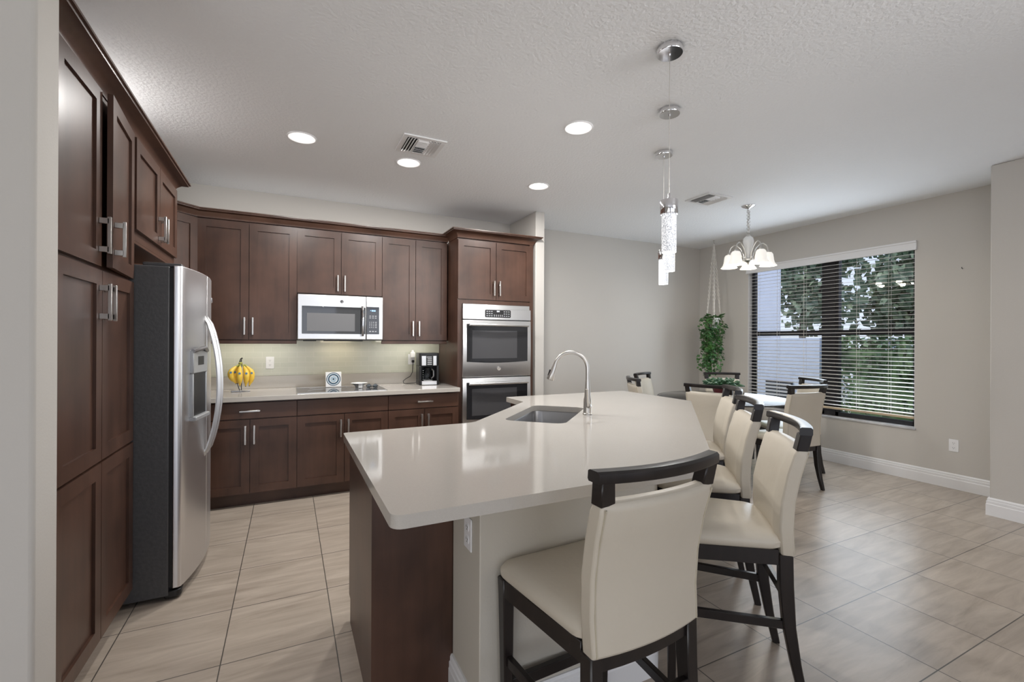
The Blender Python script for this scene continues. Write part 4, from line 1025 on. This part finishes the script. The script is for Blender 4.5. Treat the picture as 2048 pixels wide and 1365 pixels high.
# ------------------------------------------------------------------ hanging plant in the corner
hpx, hpy = 5.36, 4.50
hp = thing('hanging_plant', 'trailing green pothos in a white pot hung by macrame in the corner', 'plant', (hpx, hpy, 0))
b = B(); b.disc((0, 0, CE), (0, 0, -1), 0.014, 0.006, 14); b.tube([(0, 0, CE - 0.004), (0, 0, CE - 0.03), (0.012, 0, CE - 0.04), (0.010, 0, CE - 0.055), (-0.006, 0, CE - 0.055)], 0.004, 7); b.build('ceiling_hook', 'nickel', hp)
b = B()
for k in range(4):
    a = PI / 4 + k * PI / 2; ex, ey = 0.088 * math.cos(a), 0.088 * math.sin(a)
    for s_ in (0, PI):
        pts = []
        for i in range(64):
            t = i / 63; z = CE - 0.05 - t * (CE - 0.05 - 1.72); amp = 0.010 if 0.25 < t < 0.78 else 0.005
            pts.append((ex * t + amp * math.cos(t * 58 + s_), ey * t + amp * math.sin(t * 58 + s_), z))
        b.tube(pts, 0.0065, 5)
    b.tube([(ex, ey, 1.72), (ex * .95, ey * .95, 1.64), (ex * 0.5, ey * 0.5, 1.565), (0, 0, 1.545)], 0.006, 5)
b.tube([(0, 0, 1.55), (0, 0, 1.50)], 0.014, 7)
b.build('macrame_cords', 'macrame', hp, smooth=True)
B().lathe([(0.055, 1.555), (0.060, 1.558), (0.083, 1.70), (0.086, 1.715), (0.078, 1.715), (0.074, 1.69), (0.0, 1.685)], 26).build('pot', 'ceramic', hp, smooth=True)
vb_ = B(); lb = B(); rn = random.Random(11)
def heart(b, p, d, nrm, s):
    d = d.normalized(); w_ = d.cross(nrm).normalized(); nrm = w_.cross(d)
    P = [p, p + w_ * s * .42 - d * s * .08, p + w_ * s * .46 + d * s * .30, p + w_ * s * .22 + d * s * .72, p + d * s * 1.05, p - w_ * s * .22 + d * s * .72, p - w_ * s * .46 + d * s * .30, p - w_ * s * .42 - d * s * .08]
    mid = [p + d * s * .3 - nrm * s * .10, p + d * s * .7 - nrm * s * .08]
    v = [b.bm.verts.new(q) for q in P]; m0, m1 = [b.bm.verts.new(q) for q in mid]
    for f in ((v[0], v[1], m0), (v[1], v[2], m0), (v[2], v[3], m1, m0), (v[3], v[4], m1), (v[4], v[5], m1), (v[5], v[6], m0, m1), (v[6], v[7], m0), (v[7], v[0], m0)): b.bm.faces.new(f)
# view-left of the pot = (-R); vines fall mostly on the left and front
Rv = Vector((0.898, -0.44, 0)); Fv = Vector((-0.44, -0.898, 0))
vines = []
for i in range(19):
    side = rn.uniform(-0.150, 0.03); fr_ = rn.uniform(-0.05, 0.11); ln = rn.uniform(0.45, 0.86)
    vines.append((side, fr_, ln))
vines += [(0.10, 0.03, 0.62), (0.085, 0.05, 0.52), (0.13, 0.03, 0.22), (-0.20, 0.03, 0.75), (0.06, 0.05, 0.80), (0.04, 0.06, 0.70), (-0.1, .08, .88), (-0.06, .09, .85), (0.0, .08, .84)]
for side, fr_, ln in vines:
    pts = []; p0 = Rv * side * .3 + Fv * fr_ * .3 + Vector((0, 0, 1.69)); ph = rn.random() * 6
    for i in range(12):
        t = i / 11
        o_ = min(1, t * 5); zz = 1.70 + 0.05 * math.sin(min(1, t * 5) * PI) - max(0, t - 0.08) * ln
        pts.append(Rv * (side * (.35 + .65 * o_) + 0.018 * math.sin(ph + t * 9)) + Fv * (fr_ * (.35 + .65 * o_) + 0.012 * math.cos(ph + t * 7)) + Vector((0, 0, zz)))
    vb_.tube(pts, 0.0028, 5)
    nl_ = int(8 + ln * 24)
    for k in range(nl_):
        t = (k + rn.random()) / nl_; i = min(10, int(t * 11)); p = pts[i].lerp(pts[i + 1], t * 11 - i)
        a = rn.uniform(-1, 1) * PI * 0.75; d = (Rv * math.sin(a) + Fv * math.cos(a)) * 0.8 + Vector((0, 0, rn.uniform(-1.1, -0.1)))
        nr = (Fv * 0.6 + Vector((0, 0, 0.8)) + Rv * rn.uniform(-.6, .6)).normalized()
        dense = 1.0 if side < 0.05 else 0.75
        heart(lb, p + d * 0.012, d, nr, rn.uniform(0.030, 0.062) * dense)
for k in range(34):
    a = rn.uniform(0, 2 * PI); d = Vector((math.cos(a), math.sin(a), rn.uniform(-.2, .5))); heart(lb, Vector((0, 0, 1.71)) + d * rn.uniform(.03, .12), d, Vector((0, 0, 1)) + Rv * rn.uniform(-.3, .3), rn.uniform(.05, .08))
vb_.build('vines', 'stem', hp, smooth=True); lb.build('leaves', 'leaf', hp)

# ------------------------------------------------------------------ ceiling fixtures
def recessed(label, x, y, energy):
    o = thing('recessed_light', label, 'ceiling light', (x, y, CE), 0, 'recessed ceiling lights')
    b = B(); b.lathe([(0.088, -0.006), (0.092, -0.007), (0.096, -0.004), (0.097, 0.0)], 40, cap=False); b.build('trim_ring', 'white', o, smooth=True)
    B().lathe([(0.064, -0.0005), (0.068, -0.002), (0.088, -0.006)], 40, cap=False).build('baffle', 'led_baffle', o, smooth=True)
    B().lathe([(0.066, -0.0005), (0.060, -0.0015), (0.052, -0.0018), (0.0, -0.0018)], 36, cap=False).build('lens', 'led', o, smooth=True)
    light('recessed_lamp', 'AREA', (0, 0, -0.012), energy, (1.0, 0.975, 0.945), 0.11, direction=(0, 0, -1), parent=o, shape='DISK')
    return o
RE = 16.5
recessed('leftmost recessed ceiling light, above the fridge side', 0.077, 3.53, RE)
recessed('recessed ceiling light just in front of the kitchen air vent', 0.855, 3.64, RE)
recessed('largest recessed ceiling light, nearest the island pendants', 1.73, 2.535, RE * 0.62)
recessed('smallest recessed ceiling light, in front of the oven cabinet', 2.055, 3.65, RE)

def vent(label, x0, x1, y0, y1, style):
    cx, cy = (x0 + x1) / 2, (y0 + y1) / 2; hx, hy = (x1 - x0) / 2, (y1 - y0) / 2
    o = thing('ceiling_vent', label, 'air vent', (cx, cy, CE), 0, 'ceiling air vents')
    b = B(); t = 0.035
    b.box(-hx, hx, -hy, -hy + t, -0.010, 0); b.box(-hx, hx, hy - t, hy, -0.010, 0); b.box(-hx, -hx + t, -hy + t, hy - t, -0.010, 0); b.box(hx - t, hx, -hy + t, hy - t, -0.010, 0)
    b.build('frame', 'white', o, bevel=0.003)
    B().box(-hx + t, hx - t, -hy + t, hy - t, -0.002, -0.0005).build('duct_opening', 'vent_dark', o)
    ix, iy = hx - t, hy - t
    b = B()
    third = 2 * ix / 3
    for sx in (-1, 1):
        for i in range(4):
            x = sx * (ix - third * (i + 0.5) / 4); b.box(x - 0.010, x + 0.010, -iy, iy, -0.012, -0.0105, Matrix.Rotation(sx * math.radians(40), 3, 'Y'))
    n_ = 8
    for i in range(n_):
        y = -iy + 2 * iy * (i + 0.5) / n_; b.box(-third / 2, third / 2, y - 0.011, y + 0.011, -0.012, -0.0105, Matrix.Rotation(math.radians(40 if y > 0 else -40), 3, 'X'))
    b.box(-third / 2 - 0.004, -third / 2 + 0.002, -iy, iy, -0.014, -0.003); b.box(third / 2 - 0.002, third / 2 + 0.004, -iy, iy, -0.014, -0.003)
    b.build('louvers', 'white', o)
vent('square white ceiling air vent above the kitchen aisle', 0.705, 1.013, 3.13, 3.437, 0)
vent('square white ceiling air vent beside the dining chandelier', 3.585, 3.91, 3.06, 3.365, 0)

def pendant(label, x, y, first=None):
    o = thing('pendant_light', label, 'pendant light', (x, y, 0), 0, 'crystal pendants over the island')
    B().lathe([(0.0, CE), (0.060, CE), (0.062, CE - 0.003), (0.062, CE - 0.028), (0.060, CE - 0.031), (0.006, CE - 0.031), (0.005, CE - 0.040), (0, CE - 0.040)], 36, cap=False).build('canopy', 'chrome', o, smooth=True)
    B().tube([(0, 0, CE - 0.035), (0, 0, 2.095)], 0.0016, 6).build('cable', 'nickel', o)
    B().lathe([(0, 2.10), (0.006, 2.10), (0.007, 2.068), (0.040, 2.066), (0.0415, 2.062), (0.0415, 2.000), (0.040, 1.997), (0.036, 1.998), (0, 1.998)], 32, cap=False).build('cap', 'chrome', o, smooth=True)
    B().lathe([(0.0, 1.998), (0.0345, 1.998), (0.0345, 1.815), (0.033, 1.812), (0, 1.812)], 32, cap=False).build('crystal_rod', 'crystal', o, smooth=True)
    light('pendant_lamp', 'POINT', (0, 0, 1.795), 2.5, (1.0, 0.97, 0.95), 0.03, parent=o)
    return o
pendant('nearest crystal rod pendant light, full chrome cap in view', 1.655, 1.650)
pendant('middle crystal rod pendant light, mostly behind the nearest one', 2.097, 2.090)
pendant('farthest crystal rod pendant light, lowest of the three in view', 2.530, 2.577)

# chandelier
chx, chy = 4.314, 3.192
ch = thing('chandelier', 'five light nickel chandelier with frosted bell shades over dining table', 'chandelier', (chx, chy, 0), math.radians(36.5))
B().lathe([(0, CE), (0.066, CE), (0.066, CE - 0.004), (0.050, CE - 0.016), (0.015, CE - 0.030), (0.008, CE - 0.036), (0, CE - 0.038)], 30, cap=False).build('canopy', 'chrome', ch, smooth=True)
b = B(); z = CE - 0.045; i = 0
while z > 2.525:
    b.torus((0, 0, z), (1, 0, 0) if i % 2 else (0, 1, 0), 0.0135, 0.003, 14, 5, 1.0); z -= 0.0175; i += 1
for k in range(2):
    b.tube([(0.012 * math.sin(q * 1.3 + k * 2), 0.012 * math.cos(q * 1.1 + k), CE - 0.04 - q * (CE - 0.04 - 2.53) / 9) for q in range(10)], 0.0022, 5)
b.build('chain', 'nickel', ch, smooth=True)
b = B(); b.torus((0, 0, 2.515), (0, 1, 0), 0.016, 0.003, 16, 6); b.lathe([(0, 2.503), (0.016, 2.500), (0.020, 2.490), (0.014, 2.482), (0, 2.480)], 18, cap=False); b.build('top_loop', 'nickel', ch, smooth=True)
B().lathe([(0, 2.484), (0.030, 2.483), (0.047, 2.465), (0.053, 2.435), (0.048, 2.400), (0.036, 2.360), (0.027, 2.320), (0.023, 2.28), (0.024, 2.255), (0, 2.252)], 30, cap=False).build('urn_body', 'ceramic', ch, smooth=True)
b = B(); b.lathe([(0, 2.262), (0.030, 2.262), (0.042, 2.248), (0.040, 2.232), (0.022, 2.218), (0.010, 2.208), (0.006, 2.195), (0, 2.188)], 24, cap=False); b.build('hub', 'nickel', ch, smooth=True)
for k in range(5):
    a = 2 * PI * k / 5; ca, sa_ = math.cos(a), math.sin(a)
    def P(r, z): return (r * ca, r * sa_, z)
    ctrl = [(0.035, 2.235), (0.045, 2.30), (0.075, 2.365), (0.115, 2.405), (0.145, 2.412), (0.175, 2.39), (0.190, 2.355), (0.192, 2.325)]
    arm = B(); arm.tube([P(*c) for c in ctrl], 0.0055, 8)
    arm.tube([P(0.04, 2.24), P(0.085, 2.25), P(0.115, 2.285), P(0.10, 2.315), P(0.085, 2.30)], 0.0038, 6)
    ao = arm.build('arm', 'nickel', ch, smooth=True)
    c = B(); c.lathe([(0, 2.335), (0.020, 2.333), (0.024, 2.318), (0.022, 2.300), (0, 2.298)], 18, (0.192 * ca, 0.192 * sa_, 0), cap=False); c.build('socket_cup', 'nickel', ao, smooth=True)
    s_ = B(); s_.lathe([(0.020, 2.315), (0.034, 2.312), (0.046, 2.295), (0.051, 2.265), (0.054, 2.235), (0.062, 2.205), (0.080, 2.178), (0.082, 2.174), (0.078, 2.176), (0.059, 2.204), (0.050, 2.236), (0.047, 2.265), (0.042, 2.292), (0.020, 2.308)], 26, (0.192 * ca, 0.192 * sa_, 0), cap=False)
    so_ = s_.build('shade', 'shade', ch, smooth=True)
    light('chandelier_bulb', 'POINT', (0.192 * ca, 0.192 * sa_, 2.165), 2.0, (1.0, 0.88, 0.70), 0.03, parent=ch)
